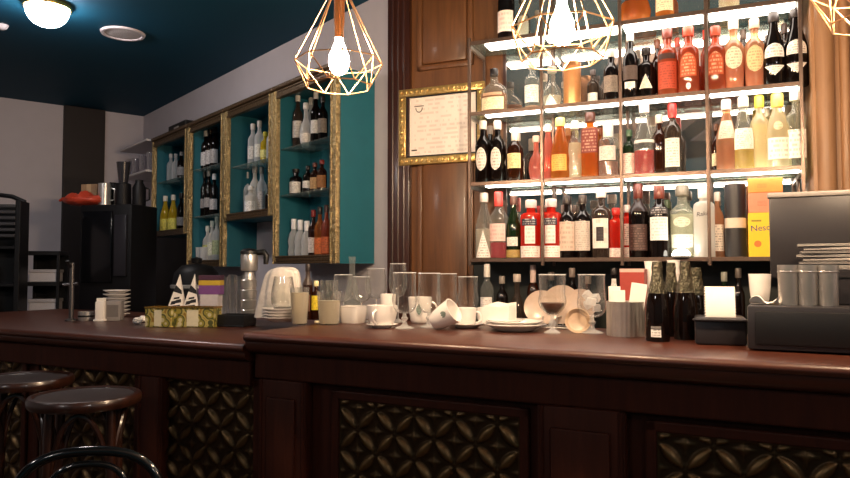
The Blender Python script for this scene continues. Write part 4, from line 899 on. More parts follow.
# steel canister with wipes and papers
q = on(626, 335.5); h = sz(q, 34); r = sz(q, 18.5)
o = thing('steel_canister', 'round brushed steel canister with folded napkins sticking out', 'canister', q)
pr = [(0, 0), (r, 0)]; mb = MB()
cn = 48; ring = lambda z, k=1.0: None
mb.lathe([(0, 0), (r * .99, 0), (r, .004), (r, h - .004), (r * 1.015, h), (r * .97, h), (r * .96, .006), (0, .006)], 156)
for v in mb.bm.verts:
    t = math.atan2(v.co.y, v.co.x); k = 1 + .012 * math.sin(26 * t); v.co.x *= k; v.co.y *= k
mb.build('canister_body', M_steel, o)
for i, (a, x, y, hh_, wd, lt) in enumerate(((.10, .018, -.02, .055, .052, 'white folded napkin standing highest in the steel canister'), (-.08, -.022, .0, .03, .045, 'white folded napkin on the left in the steel canister'), (.05, -.03, .025, .042, .04, 'white folded napkin at the back of the steel canister'))):
    p_ = thing('folded_napkin', lt, 'napkin', q + Vector((x, y, .0085)), AZ + a, 'napkins in the steel canister'); mb = MB()
    for k in range(4): mb.box(-wd / 2 + .002 * k, wd / 2 - .001 * k, -.008 + .004 * k, -.0045 + .004 * k, 0, h + hh_ - .004 * k, .001, M=T(ry=.14 if i == 0 else 0))
    mb.build('folds', M_paper, p_, smooth=False)
# dark red box, cup stacks behind
q = on(633, 330); o = thing('carton', 'dark red carton standing behind the steel canister', 'box', q + CT.v * .02, AZ); w_ = sz(q, 12)
MB().box(-w_, w_, -.03, .03, 0, sz(q, 60.5), .002).build('carton_body', plain('red_carton', '#9a3a30', .5), o, smooth=False)
MB().box(-w_, w_, -.0305, .0305, sz(q, 57.5), sz(q, 61)).build('pale_edge', plain('pink_edge', '#d8a89c', .6), o, smooth=False)
for gi, (px, top, nn, hw, lt) in enumerate(((652, 262, 7, 6.5, 'left'), (674.5, 261, 8, 6, 'right'))):
    q = on(px, 329); r = sz(q, hw); total = sz(q, 329 - top); st = (total - .085) / (nn - 1)
    for i in range(nn):
        o = thing('paper_cup', '%s paper cup of the %s nested cup stack behind the dark bottles' % (['bottom', 'second', 'third', 'fourth', 'fifth', 'sixth', 'seventh', 'eighth'][i] if i < nn - 1 else 'topmost', lt), 'cup', q + Vector((0, 0, i * st)), 0, 'paper cups in the %s nested stack' % lt)
        MB().lathe([(r * .66, 0), (r, .083), (r * 1.06, .083), (r * 1.06, .087), (r * .97, .087), (r * .645, .002)], 20).build('cup_wall', M_paper, o)
# dark bottles
M_foil = plain('crinkled_foil', '#5e5a4c', .3, .9, bump=1.0, bscale=130, vary=.6)
for i, (px, by, top, lt) in enumerate(((658, 341, 262, 'black-green bottle in front with a white barcode sticker near its foot'), (672, 336, 263, 'black-green bottle second in the cluster, behind the barcode bottle'), (686, 339, 262, 'black-green bottle at the right front of the dark cluster'), (697, 336, 268, 'black-green bottle at the right rear, nearest the receipt printer'))):
    q = on(px, by); r = sz(q, 11.5 if i != 1 else 10); h = sz(q, by - top)
    o = bottle(lt, q, AZ, h, r, 'conic', 'dark', cap=None, group='dark bottles in a cluster on the counter', n=24)
    zz = [.60 + k * .04 for k in range(11)]
    MB().lathe([(prof_r('conic', min(1, z)) * r + .0014 + (.0012 if k % 2 else 0), z * h) for k, z in enumerate(zz)] + [(0, 1.002 * h)], 22).build('neck_foil', M_foil, o)
    if i == 0:
        for z0, z1, c in ((.06, .155, '#f2eeea'), (.165, .195, '#8c8884')):
            MB().lathe([(r + .001, (z0 + (z1 - z0) * k / 4) * h) for k in range(5)], 8, a0=-PI / 2 - .42, a1=-PI / 2 + .42).build('barcode_sticker', printed('barcode' + c.strip('#'), c, '#3a3836', 2, .55), o, recalc=False)
M_pol = plain('polished_steel', '#c0bcb8', .3, .8, vary=.05)
# receipt printer
q = on(721, 345.5); o = thing('receipt_printer', 'black receipt printer with a curl of blank white paper', 'printer', q, AZ + .12); w_ = sz(q, 24); h_ = sz(q, 30)
MB().box(-w_, w_, 0, .13, 0, h_ * .92, .008).box(-w_ * 1.08, w_ * 1.08, -.014, .012, h_ * .80, h_ * .88, .003).build('printer_body', M_black2, o)
mb = MB(); pts = [(-.002 + .0 * k, h_ * .86 + .0) for k in range(1)]
prof = [(.020 + .03 * (k / 11) ** 2, h_ * .90 + sz(q, 30) * k / 11) for k in range(12)]; ye, ze = prof[-1]; prof += [(ye + .008, ze + .003), (ye + .018, ze - .002), (ye + .024, ze - .012)]
for (y0, z0), (y1, z1) in zip(prof, prof[1:]):
    mb.quad([(-w_ * .62, y0, z0), (w_ * .62, y0, z0), (w_ * .62 - .004, y1, z1), (-w_ * .62 + .006, y1, z1)])
bmesh.ops.remove_doubles(mb.bm, verts=mb.bm.verts[:], dist=.0015)
mb.build('paper_curl', M_paper, o)
mb = MB()
for k in range(15): x = -w_ * .62 + w_ * 1.24 * k / 14; mb.prism([(x - .0025, 0), (x + .0025, 0), (x, .006)], -.0005, .0005, M=T(0, .012, h_ * .88, rx=PI / 2))
mb.build('tear_bar', M_steel, o)
# till base, black drawer box, menus, monitor, steel cups
TB = on(748, 350.5); sT, dT = CT.sd(TB); zt = ZR + .127
o = thing('cash_till', 'long black cash drawer box at the right end of the counter', 'till', CT.p(sT + .32, dT, ZR), AZ)
MB().box(-.32, .32, 0, .30, .004, .127, .006).build('drawer_casing', M_black2, o)
MB().box(-.30, .30, -.006, .001, .018, .112, .004).build('drawer_front', M_black, o)
for x in (-.28, .28): MB().lathe([(0, 0), (.012, 0), (.012, .005), (0, .005)], 12, M=T(x, .04, -.0005)).build('rubber_foot', M_black, o)
Q = lambda px, py, z: atZ(px, py, z)
s2, d2 = CT.sd(Q(770, 289.5, zt)); s_l, _ = CT.hit(786, 280, dT + .15)
o = thing('receipt_box', 'black box on the cash drawer, carrying the pile of menus', 'box', CT.p(s_l + .15, dT + .145, zt + .0003), AZ)
hb = CT.hit(800, 268, dT + .15)[1] - zt
MB().box(-.15, .15, 0, .12, 0, hb, .004).build('box_shell', M_black2, o, smooth=False)
MB().box(-.15, .15, -.002, .0, hb * .72, hb * .76).build('lid_seam', M_black, o, smooth=False)
zz = zt + hb + .0006
for i in range(7):
    s_i, _ = CT.hit(795 + (i * 37 % 11) - 3, 260, dT + .16)
    o = thing('menu_folder', '%s grey menu folder of the pile in front of the monitor' % ['bottom', 'second lowest', 'third lowest', 'middle', 'third highest', 'second highest', 'topmost'][i], 'menu', CT.p(s_i + .12, dT + .215, zz), AZ + .05 * math.sin(i * 2.1), 'grey menus in the pile')
    mb = MB(); t_ = .0078
    mb.box(-.11, .11, -.06, .05, 0, t_ * .42, .0006).box(-.11, .108, -.058, .05, t_ * .5, t_ * .92, .0006); mb.build('cover', plain('grey_card_%d' % (i % 3), ['#8a8682', '#6e6a68', '#9a9490'][i % 3], .6), o, smooth=False)
    zz += .0105
for i, (px, lt) in enumerate(((788.5, 'left of the three brushed steel cups on the cash drawer'), (808, 'middle of the three brushed steel cups on the cash drawer'), (828.5, 'right of the three brushed steel cups on the cash drawer'))):
    s_c, _ = CT.hit(px, 300, dT + .075); q = CT.p(s_c, dT + .075, zt + .0003); r = sz(q, 9.6); h = CT.hit(px, 265, dT + .075)[1] - zt
    o = thing('steel_cup', lt, 'cup', q, 0, 'steel cups on the cash drawer')
    MB().lathe([(0, 0), (r * .92, 0), (r * .94, .003), (r * .97, h * .8), (r, h * .86), (r, h), (r * .95, h), (r * .9, .005), (0, .005)], 32).build('cup_body', M_pol, o)
    MB().lathe([(r * .975, h * .80), (r * 1.02, h * .82), (r * 1.02, h * .84), (r * .985, h * .86)], 32).build('raised_band', M_steel, o)
s0, z1 = CT.hit(767, 195, dT + .30); 
o = thing('till_monitor', 'dark till screen seen from behind at the right edge', 'monitor', CT.p(s0 + .25, dT + .31, ZR), AZ + .03)
zb, ztp = .20, CT.hit(790, 192, dT + .30)[1] - ZR
MB().box(-.245, .25, 0, .035, zb, ztp - .014, .006).build('rear_casing', M_black2, o)
MB().box(-.25, .255, -.006, .04, ztp - .016, ztp, .004).build('top_bezel', plain('grey_bezel', '#8a8480', .4), o)
MB().box(-.03, .03, .036, .06, .0, zb + .15, .004).box(-.10, .10, .01, .10, 0, .012, .004).build('stand', M_black, o)
# white cup and crumpled paper beside the till
q = CT.p(CT.hit(760, 290, dT + .2)[0], dT + .2, zt + .0004); cup('white cup standing on the left end of the cash drawer', q, sz(q, 10.5), CT.hit(760, 274, dT + .2)[1] - zt, 2.4, handle=False)
q = CT.p(CT.hit(764, 299, dT + .07)[0], dT + .07, zt + .0004); o = thing('crumpled_napkin', 'crumpled white paper lying by the white cup on the cash drawer', 'napkin', q, AZ)
mb = MB(); n = 10; rng = random.Random(3); rows = [[mb.bm.verts.new(((i / n - .5) * .075, (j / n - .5) * .05, .001 + .022 * max(0, math.sin(i * .7) * .5 + .5) * max(0, math.cos(j * .9) * .5 + .5) + rng.random() * .005)) for i in range(n + 1)] for j in range(n + 1)]
for j in range(n):
    for i in range(n): mb.bm.faces.new((rows[j][i], rows[j][i + 1], rows[j + 1][i + 1], rows[j + 1][i]))
mb.build('paper_sheet', M_paper, o)

# ------------------------------------------------------------------ things on the lower counter
onL = lambda px, py: atZ(px, py, ZL + .0004)
m_tin, nt, out = newmat('floral_tin'); L = nt.links.new
tc = N(nt, 'ShaderNodeTexCoord'); vo = N(nt, 'ShaderNodeTexVoronoi', i_Scale=26.0); cr = N(nt, 'ShaderNodeValToRGB'); L(tc.outputs['Object'], vo.inputs['Vector'])
cr.color_ramp.interpolation = 'CONSTANT'; cr.color_ramp.elements[0].color = lin('#b8b08e'); cr.color_ramp.elements[1].color = lin('#8c8238'); cr.color_ramp.elements[1].position = .28
for p_, c_ in ((.45, '#4a4c26'), (.6, '#a89a58'), (.75, '#8a6a28')): e = cr.color_ramp.elements.new(p_); e.color = lin(c_)
L(vo.outputs['Distance'], cr.inputs[0]); b = N(nt, 'ShaderNodeBsdfPrincipled', i_Roughness=.4); L(cr.outputs[0], b.inputs['Base Color']); L(b.outputs[0], out.inputs[0])
for i, (a, b_, lt) in enumerate(((145, 170.5, 'small yellow floral tin planter, the left one on the lower counter'), (172, 213, 'long yellow floral tin planter, the right one on the lower counter'))):
    q0, q1 = onL(a, 327), onL(b_, 327.5); w_ = (q1 - q0).length / 2; h_ = sz(q0, 19)
    o = thing('tin_planter', lt, 'planter', (q0 + q1) / 2, math.atan2(q1.y - q0.y, q1.x - q0.x), 'floral tin planters on the lower counter')
    mb = MB(); t_ = .002
    for bx in ((-w_, w_, 0, t_), (-w_, w_, .09 - t_, .09), (-w_, -w_ + t_, t_, .09 - t_), (w_ - t_, w_, t_, .09 - t_)): mb.box(bx[0], bx[1], bx[2], bx[3], 0, h_)
    mb.box(-w_, w_, 0, .09, 0, .003); mb.build('tin_wall', m_tin, o, smooth=False)
    mb = MB()
    for bx in ((-w_ - .003, w_ + .003, -.003, .003), (-w_ - .003, w_ + .003, .087, .093), (-w_ - .003, -w_ + .003, .003, .087), (w_ - .003, w_ + .003, .003, .087)): mb.box(bx[0], bx[1], bx[2], bx[3], h_ - .002, h_ + .005)
    mb.build('rolled_rim', M_goldsm, o, smooth=False)
    MB().box(-w_ * .28, w_ * .28, -.0012, 0, h_ * .05, h_ * .9).build('plain_label', plain('tin_label', '#cfc8ae', .5), o, smooth=False)
# tent cards
def tent(px, top, base, hw, lt, dark=True):
    q = onL(px, base); w_ = sz(q, hw); h_ = sz(q, base - top)
    o = thing('tent_card', lt, 'card', q, .12, 'white pointed tent cards behind the planters')
    mb = MB(); ap = mb.bm.verts.new((w_ * .35, .05, h_)); bs = [mb.bm.verts.new(p) for p in ((-w_, 0, 0), (w_, 0, 0), (w_, .10, 0), (-w_, .10, 0))]
    for k in range(4): mb.bm.faces.new((bs[k], bs[(k + 1) % 4], ap))
    mb.bm.faces.new(bs[::-1]); mb.build('card', M_paper, o, smooth=False)
    if dark:
        f = lambda u, v: (-w_ + 2 * w_ * u + (w_ * .35 - (-w_ + 2 * w_ * u)) * v, .05 * v - .0015, h_ * v)
        MB().quad([f(-.0, .62), f(1, .56), f(1, .64), f(-.0, .76)]).build('black_band', M_black, o, smooth=False)
        mb = MB()
        for (u0, v0, u1, v1) in ((.2, .27, .8, .32), (.12, .335, .45, .41), (.45, .37, .88, .44), (.25, .45, .75, .49)): mb.quad([f(u0, v0), f(u1, v0 + .02), f(u1, v1 + .02), f(u0, v1)])
        mb.build('printed_sign', M_black, o, smooth=False)
tent(173.5, 274, 321, 10.5, 'white pointed tent card with a black sign, left one behind the planters')
tent(188.5, 274, 321, 10.5, 'white pointed tent card with a black sign, right one behind the planters')
tent(198, 278, 320.5, 7, 'plain white pointed tent card, third and partly hidden behind the planters', False)
q = onL(211, 320.5); o = thing('snack_pack', 'purple and yellow snack packet on a pale box behind the long planter', 'packet', q, -.1); w_ = sz(q, 11)
for nm, z0, z1, c in (('lower_panel', 0, 26, '#cfc8cc'), ('purple_panel', 26, 35, '#7a4a8a'), ('yellow_panel', 35, 40, '#c8a838'), ('dark_lid', 40, 45, '#4a2c40')):
    MB().box(-w_ * (1 if z0 else .85), w_ * (1 if z0 else .85), -.03, .03, sz(q, z0) + .0002, sz(q, z1), .002).build(nm, plain('pack_' + c.strip('#'), c, .5), o, smooth=False)
for i, (px, by, tp) in enumerate(((224, 320, 277), (232, 320, 275), (239, 320.5, 276))):
    q = onL(px, by); o = thing('tumbler', ['left clear tumbler between snack packet and steel press', 'middle clear tumbler between snack packet and steel press', 'right clear tumbler next to the steel press'][i], 'glass', q, 0, 'tumblers on the lower counter')
    h = sz(q, by - tp); r = sz(q, 4); shell(MB(), [(0, 0), (r * .8, 0), (r * .82, .004), (r, h)], n=20).build('tumbler_glass', M_glassw, o)
q0 = onL(229, 327); o = thing('serving_tray', 'low black tray right of the long floral planter', 'tray', q0, -.25); w_ = sz(q0, 16)
MB().box(-w_, w_, 0, .12, 0, .008, .003).box(-w_, w_, 0, .006, .008, sz(q0, 12), .002).box(-w_, w_, .114, .12, .008, sz(q0, 12), .002).build('tray_body', M_black, o, smooth=False)
for sx in (-1, 1): MB().box(sx * w_ - .003 * (1 + sx), sx * w_ + .003 * (1 - sx), .0062, .1138, .0082, sz(q0, 12), .001).build('tray_side', M_black, o, smooth=False)
# steel press / shaker
q = onL(250.5, 321.5); h = sz(q, 73); o = thing('steel_press', 'tall polished steel juice press with a black dome head', 'juicer', q + Vector((-.01, 0, 0)))
pr = [(0, 0), (.034, 0), (.036, .01)]
for k in range(4): z = .02 + k * .135 * h; pr += [(.038, z), (.040, z + .10 * h), (.034, z + .115 * h), (.034, z + .125 * h)]
pr += [(.030, .60 * h), (.026, .64 * h), (.026, .68 * h), (0, .68 * h)]
MB().lathe(pr, 28).build('steel_column', M_steel, o)
MB().lathe([(0, .69 * h), (.040, .69 * h), (.043, .72 * h), (.043, .90 * h), (.040, .92 * h), (0, .92 * h)], 28).build('steel_head', M_steel, o)
MB().lathe([(0, .9201 * h), (.046, .9201 * h), (.044, .96 * h), (.030, .99 * h), (0, h)], 28).build('black_dome', M_black, o)
MB().tube([(.04, 0, .94 * h), (.075, 0, .95 * h), (.088, 0, .90 * h), (.085, 0, .78 * h)], [.014, .016, .016, .012], 12).build('lever', M_black, o)
# napkin dispensers, metal bowl, small bits
q = onL(99, 321.5); o = thing('napkin_dispenser', 'white upright napkin holder near the left end of the lower counter', 'napkin holder', q, .1); h = sz(q, 23)
MB().box(-.022, .022, 0, .055, 0, h * .86, .006).box(-.028, .028, -.006, .06, 0, .012, .004).build('holder', M_ceramic, o); MB().box(-.018, .018, .012, .045, h * .8, h).build('napkins', M_paper, o, smooth=False)
q = onL(112.5, 321); o = thing('napkin_dispenser', 'grey square napkin holder right of the white one', 'napkin holder', q, .15); h = sz(q, 20)
MB().box(-.036, .036, 0, .08, 0, h, .005).build('holder', plain('grey_holder', '#8c8684', .4), o); MB().box(-.028, .028, -.002, .002, h * .2, h * .8, .001).build('front_slot', plain('slot', '#6c6664', .5), o, smooth=False)
q = onL(86, 320.5); o = thing('metal_bowl', 'small shiny metal bowl left of the white napkin holder', 'bowl', q); r = sz(q, 7.5); h = sz(q, 9)
MB().lathe([(0, 0), (r * .9, 0), (r, h * .2), (r, h), (r * .93, h), (r * .9, .006), (0, .006)], 24).build('bowl_body', M_steel, o); MB().lathe([(r * 1.01, h * .4), (r * 1.02, h * .6), (r * .99, h * .6), (r * .99, h * .4)], 24).build('dark_band', M_black, o)
for i, (px, py) in enumerate(((137.5, 324.5), (142.5, 322.5))):
    q = onL(px, py); o = thing('crumpled_napkin', ['crumpled scrap of white paper left of the floral planters', 'second crumpled white scrap, touching the small floral planter'][i], 'napkin', q)
    mb = MB(); bmesh.ops.create_icosphere(mb.bm, subdivisions=2, radius=.024); rg = random.Random(i)
    for v in mb.bm.verts: v.co = v.co * (.7 + .5 * rg.random()); v.co.z *= .7
    lo = min(v.co.z for v in mb.bm.verts)
    for v in mb.bm.verts: v.co.z -= lo
    mb.build('paper_sheet', M_paper, o, smooth=False)
# ------------------------------------------------------------------ back bar at the left, in the shade
M_mach = plain('machine_black', '#0f0e11', .5, vary=.15, spec=.25)
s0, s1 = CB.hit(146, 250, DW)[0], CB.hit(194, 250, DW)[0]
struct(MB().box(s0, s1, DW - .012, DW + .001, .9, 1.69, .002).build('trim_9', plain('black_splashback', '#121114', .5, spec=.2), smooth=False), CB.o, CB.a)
q0 = atY(78, 210, 5.2); q1 = atY(130, 205, 5.1)
zc = .95
dv = (q1 - q0); dv.z = 0; L_ = dv.length; az = math.atan2(dv.y, dv.x); ux = dv.normalized(); uy = Vector((-ux.y, ux.x, 0))
bk = thing('back_counter', 'dark counter along the far left wall behind the lower bar', 'counter', Vector((q0.x, q0.y, 0)) - ux * .02 - uy * .05, az)
MB().box(0, L_ + .35, 0, .60, 0, zc - .04).build('counter_body', M_darkwood, bk, smooth=False); MB().box(-.01, L_ + .36, -.02, .61, zc - .04, zc, .006).build('worktop', M_darkwood, bk, smooth=False)
ztop = atY(110, 203, 5.05).z
mc = thing('coffee_machine', 'tall black vending style coffee machine on the far back counter', 'coffee machine', Vector((q0.x, q0.y, zc + .0005)) + ux * L_ / 2, az)
w_ = L_ / 2; hm = ztop - zc
MB().box(-w_, w_, .02, .34, 0, hm, .012).build('casing', M_mach, mc)
MB().box(-w_ + .03, w_ - .15, .0, .0205, .30, hm - .05, .006).build('front_door', plain('gloss_black', '#0d0d10', .15), mc)
MB().box(w_ - .13, w_ - .03, .0, .0205, .35, hm - .08, .004).build('control_panel', plain('panel_dark', '#242329', .3), mc)
MB().box(-w_ + .05, w_ - .05, -.06, .019, .03, .07, .006).build('drip_tray', M_steel, mc)
def onm(px, dpt=.17): # position on the machine's top
    base = Vector((q0.x, q0.y, 0)) + uy * dpt; r = ray(px, 200); n_ = uy; t = (base - Vector((EYE.x, EYE.y, 0))).dot(n_) / Vector((r.x, r.y, 0)).dot(n_)
    p = EYE + r * t; return Vector((p.x, p.y, ztop + .001))
q = onm(104.5); o = thing('steel_jug', 'shiny steel cylinder jug on top of the black coffee machine', 'jug', q); r = sz(q, 6); h = sz(q, 23)
MB().lathe([(0, 0), (r, 0), (r, h), (r * .92, h), (r * .9, .006), (0, .006)], 24).build('jug_body', M_steel, o); MB().tube([(r, 0, h * .8), (r * 1.7, 0, h * .75), (r * 1.7, 0, h * .3), (r, 0, h * .25)], .006, 8).build('handle', M_steel, o)
q = onm(123); o = thing('coffee_grinder', 'black coffee grinder with a flared hopper on the machine', 'grinder', q); r = sz(q, 8); h = sz(q, 44)
MB().lathe([(0, 0), (r, 0), (r * 1.02, .02), (r * .95, h * .50), (r * .6, h * .53), (0, h * .53)], 24).build('grinder_body', M_mach, o); MB().lathe([(0, h * .531), (r * .55, h * .531), (r * .85, h), (r * .8, h), (0, h * .6)], 24).build('hopper', plain('smoked_hopper', '#2c2a2e', .2), o)
q = onm(139, .2); o = thing('thermos_jug', 'short black thermos jug at the right on the machine', 'jug', q); r = sz(q, 6.5); h = sz(q, 26)
MB().lathe([(0, 0), (r, 0), (r, h * .7), (r * .6, h * .9), (r * .6, h), (0, h)], 24).build('jug_body', M_mach, o); MB().tube([(r, 0, h * .7), (r * 1.6, 0, h * .65), (r * 1.6, 0, h * .25), (r, 0, h * .2)], .007, 8).build('handle', M_mach, o)
q = onm(113.5, .28); o = thing('milk_jug', 'small black jug between steel cylinder and grinder', 'jug', q); r = sz(q, 5); h = sz(q, 25)
MB().lathe([(0, 0), (r, 0), (r * 1.05, h * .5), (r * .7, h * .8), (r * .8, h), (r * .7, h), (0, h * .8)], 24).build('jug_body', M_mach, o); MB().tube([(r, 0, h * .7), (r * 1.6, 0, h * .65), (r, 0, h * .25)], .006, 8).build('handle', M_mach, o)
q = onm(80, .12); o = thing('orange_bag', 'crumpled orange-red bag lying on the left of the coffee machine', 'bag', q + ux * .03, az); mb = MB(); rg = random.Random(5)
bmesh.ops.create_uvsphere(mb.bm, u_segments=24, v_segments=14, radius=1)
for v in mb.bm.verts: v.co = Vector((v.co.x * .155, v.co.y * .11, (v.co.z + 1) * .045 * (1 + .35 * math.sin(9 * v.co.x) * v.co.z))) + Vector((rg.uniform(-.006, .006), rg.uniform(-.006, .006), 0))
mb.build('bag_body', plain('orange_plastic', '#b8402a', .5, bump=.4), o)
MB().tube([(-.15, 0, .04), (-.19, .01, .06), (-.215, .0, .045)], [.02, .016, .008], 8).build('bag_neck', plain('orange_plastic', '#b8402a', .5), o)
q = onm(88.5, .26); o = thing('cardboard_box', 'tan cardboard box behind the orange bag on the machine', 'box', q, az); w2 = sz(q, 9)
MB().box(-w2, w2, 0, .09, 0, sz(q, 24), .003).build('carton', plain('tan_card', '#9a7a5c', .7), o, smooth=False); MB().box(-.02, .02, -.001, 0, 0, sz(q, 24)).build('tape_strip', plain('tape', '#b89a78', .4), o, smooth=False)
# espresso grinder block right of it
sp_ = CT.sd(atY(161, 312, 4.2))[0]
o = thing('back_pedestal', 'dark pedestal cabinet behind the lower counter, carrying the round kettle machine', 'cabinet', CT.p(sp_, 1.15, 0), CT.a)
MB().box(-.35, .40, .01, .40, 0, 1.0).build('cabinet_body', M_darkwood, o, smooth=False); MB().box(-.36, .41, 0, .41, 1.0, 1.03, .005).build('worktop', M_darkwood, o, smooth=False)
e = thing('bean_hopper_machine', 'round black kettle machine with a steel ring beside the tent cards', 'machine', CT.p(sp_, 1.35, 1.0305), 0)
r = .15; MB().lathe([(0, 0), (r, 0), (r * 1.02, .02), (r, .21), (r * .9, .30), (r * .6, .345), (0, .36)], 32).build('machine_body', M_mach, e); MB().lathe([(r * 1.0, .20), (r * 1.05, .205), (r * 1.05, .222), (r * .98, .226)], 32).build('steel_ring', M_steel, e)
MB().lathe([(0, .36), (.03, .36), (.035, .39), (0, .40)], 16).build('lid_knob', M_mach, e)
# stack of saucers
q = onL(116.5, 316.5); n_ = 7; st = sz(q, 27) / n_
for i in range(n_):
    saucer('%s white saucer of the tall stack behind the napkin holders' % ['bottom', 'second lowest', 'third lowest', 'middle', 'third highest', 'second highest', 'topmost'][i], q + Vector((0, 0, i * st)), sz(q, 13), 'saucers stacked behind the napkin holders')
# brass tap post
q = onL(71, 321); o = thing('beer_tap', 'thin steel tap post with a cross handle on the lower counter', 'tap', q); h = sz(q, 58)
MB().lathe([(0, 0), (.03, 0), (.03, .008), (.012, .014), (.011, h), (0, h)], 16).build('post', plain('dull_steel', '#6a6666', .35, .9), o); MB().tube([(-.045, 0, h * .62), (.03, 0, h * .64)], .008, 8).build('spout', plain('dull_steel', '#6a6666', .35, .9), o)
MB().tube([(0, -.02, h * .93), (0, -.05, h * 1.03)], .008, 8).build('handle', M_black, o)
# low rack with white boxes, tall dark rack
def at_far(px, py, Y): p = atY(px, py, Y); return p
Y = 5.2; a, b_ = atY(23, 300, Y), atY(57, 300, Y); w_ = (b_.x - a.x) / 2; zb = zc
o = thing('low_rack', 'low dark open rack with pale boxes at the far left', 'rack', ((a.x + b_.x) / 2, Y, 0), .25)
zs = [atY(40, y, Y).z for y in (313.5, 282, 251)]
for z in zs: MB().box(-w_, w_, 0, .30, z - .03, z, .003).build('rack_board', M_mach, o, smooth=False)
for x in (-w_, w_ - .02):
    for y in (0, .28): MB().box(x, x + .02, y, y + .02, 0, zs[2] + .0, .002).build('rack_post', M_mach, o, smooth=False)
MB().box(-w_ + .02, w_ - .02, .285, .30, zs[0], zs[2]).build('rack_back', M_mach, o, smooth=False)
for i, (z, lt) in enumerate(((zs[0], 'pale grey box on the lower board of the low rack'), (zs[1], 'pale grey box on the upper board of the low rack'))):
    bx = thing('storage_box', lt, 'box', Vector(((a.x + b_.x) / 2, Y, z + .0005)) + Vector((.0, .03, 0)), .25, 'pale boxes on the low rack'); hh = .10 - .012 * i
    MB().box(-w_ + .035, w_ - .035, 0, .2, 0, hh, .004).build('box_body', plain('pale_box', '#b4aeb0', .6), bx, smooth=False); MB().box(-w_ + .03, w_ - .03, -.004, .204, hh * .78, hh + .004, .003).build('lid', plain('pale_lid', '#a09a9c', .6), bx, smooth=False)
Y = 4.9; a, b_ = atY(-34, 300, Y), atY(16, 300, Y); w_ = (b_.x - a.x) / 2; zt_ = atY(10, 200, Y).z
o = thing('tall_rack', 'tall dark open rack with a slatted top at the left edge', 'rack', ((a.x + b_.x) / 2, Y, 0), .2)
for x in (-w_, w_ - .035): MB().box(x, x + .035, 0, .18, 0, zt_, .004).build('rack_side', M_mach, o, smooth=False)
MB().box(-w_ + .035, w_ - .035, .165, .18, 0, zt_ - .02).build('rack_back', M_mach, o, smooth=False)
lv = [atY(10, y, Y).z for y in (318, 284, 246)]
for z in lv: MB().box(-w_ + .036, w_ - .036, .01, .164, z - .02, z, .003).build('rack_board', M_mach, o, smooth=False)
for k in range(6): MB().box(-w_ + .036, w_ - .036, .0, .02, zt_ - .05 - k * .042, zt_ - .028 - k * .042, .003).build('slat', plain('slat_dark', '#2c292c', .4), o, smooth=False)
MB().tube([(-w_, .09, zt_), (-w_ * .5, .09, zt_ + .035), (0, .09, zt_ + .045), (w_ * .5, .09, zt_ + .035), (w_, .09, zt_ - .005)], .016, 8).build('top_rail', M_mach, o)
cr_, sr_ = math.cos(.2), math.sin(.2)
for i, (k, z) in enumerate(((.30, lv[1]), (.62, lv[1]), (.30, lv[0]), (.66, lv[0]))):
    x = -w_ + k * 0 + w_ * (2 * (.5 + k * .5) - 1) ; p = Vector(((a.x + b_.x) / 2 + x * cr_ - .085 * sr_, Y + x * sr_ + .085 * cr_, z + .0005))
    j = thing('storage_jar', ['dim glass jar, left on the middle board of the tall rack', 'dim glass jar, right on the middle board of the tall rack', 'dim glass jar, left on the lowest board of the tall rack', 'dim glass jar, right on the lowest board of the tall rack'][i], 'jar', p, 0, 'jars in the tall rack')
    MB().lathe([(0, 0), (.045, 0), (.05, .02), (.05, .10), (.035, .125), (0, .125)], 20).build('jar_body', G('smoke'), j); MB().lathe([(0, .1255), (.04, .1255), (.04, .15), (0, .15)], 20).build('lid', M_black, j)
# white glass rack on the cabinet wall, beyond the leftmost cabinet
sa, sb = CB.hit(127, 160, .0)[0], CB.hit(155, 150, 0)[0] - .03
zt2 = CB.hit(150, 141, 0)[1]; zb2 = CB.hit(150, 171, 0)[1]
o = thing('glass_rack', 'white two-board wall rack for glasses left of the framed cabinets', 'rack', CB.p((sa + sb) / 2, DW, zb2), CB.a); w_ = (sb - sa) / 2; hh = zt2 - zb2
for z in (0, hh): MB().box(-w_, w_, -.30, -.001, z - .02, z, .003).build('rack_board', plain('white_board', '#d8d2d2', .5), o, smooth=False)
for x in (-w_ + .02, w_ - .03): MB().box(x, x + .012, -.05, -.001, .001, hh - .021).build('bracket', M_steel, o, smooth=False)
for i in range(4):
    for j in range(2):
        g = thing('tumbler', '%s tumbler in the %s row of the white wall rack' % (['first', 'second', 'third', 'fourth'][i], ['front', 'back'][j]), 'glass', CB.p(sa + .07 + i * (2 * w_ - .14) / 3, DW - .24 + j * .12, zb2 + .0005), 0, 'glasses on the white wall rack')
        shell(MB(), [(0, 0), (.026, 0), (.028, .004), (.034, min(.16, hh - .04))], n=16).build('tumbler_glass', glass('rack_glass', '#e8e6ea', .22, '#f4f0f4'), g)

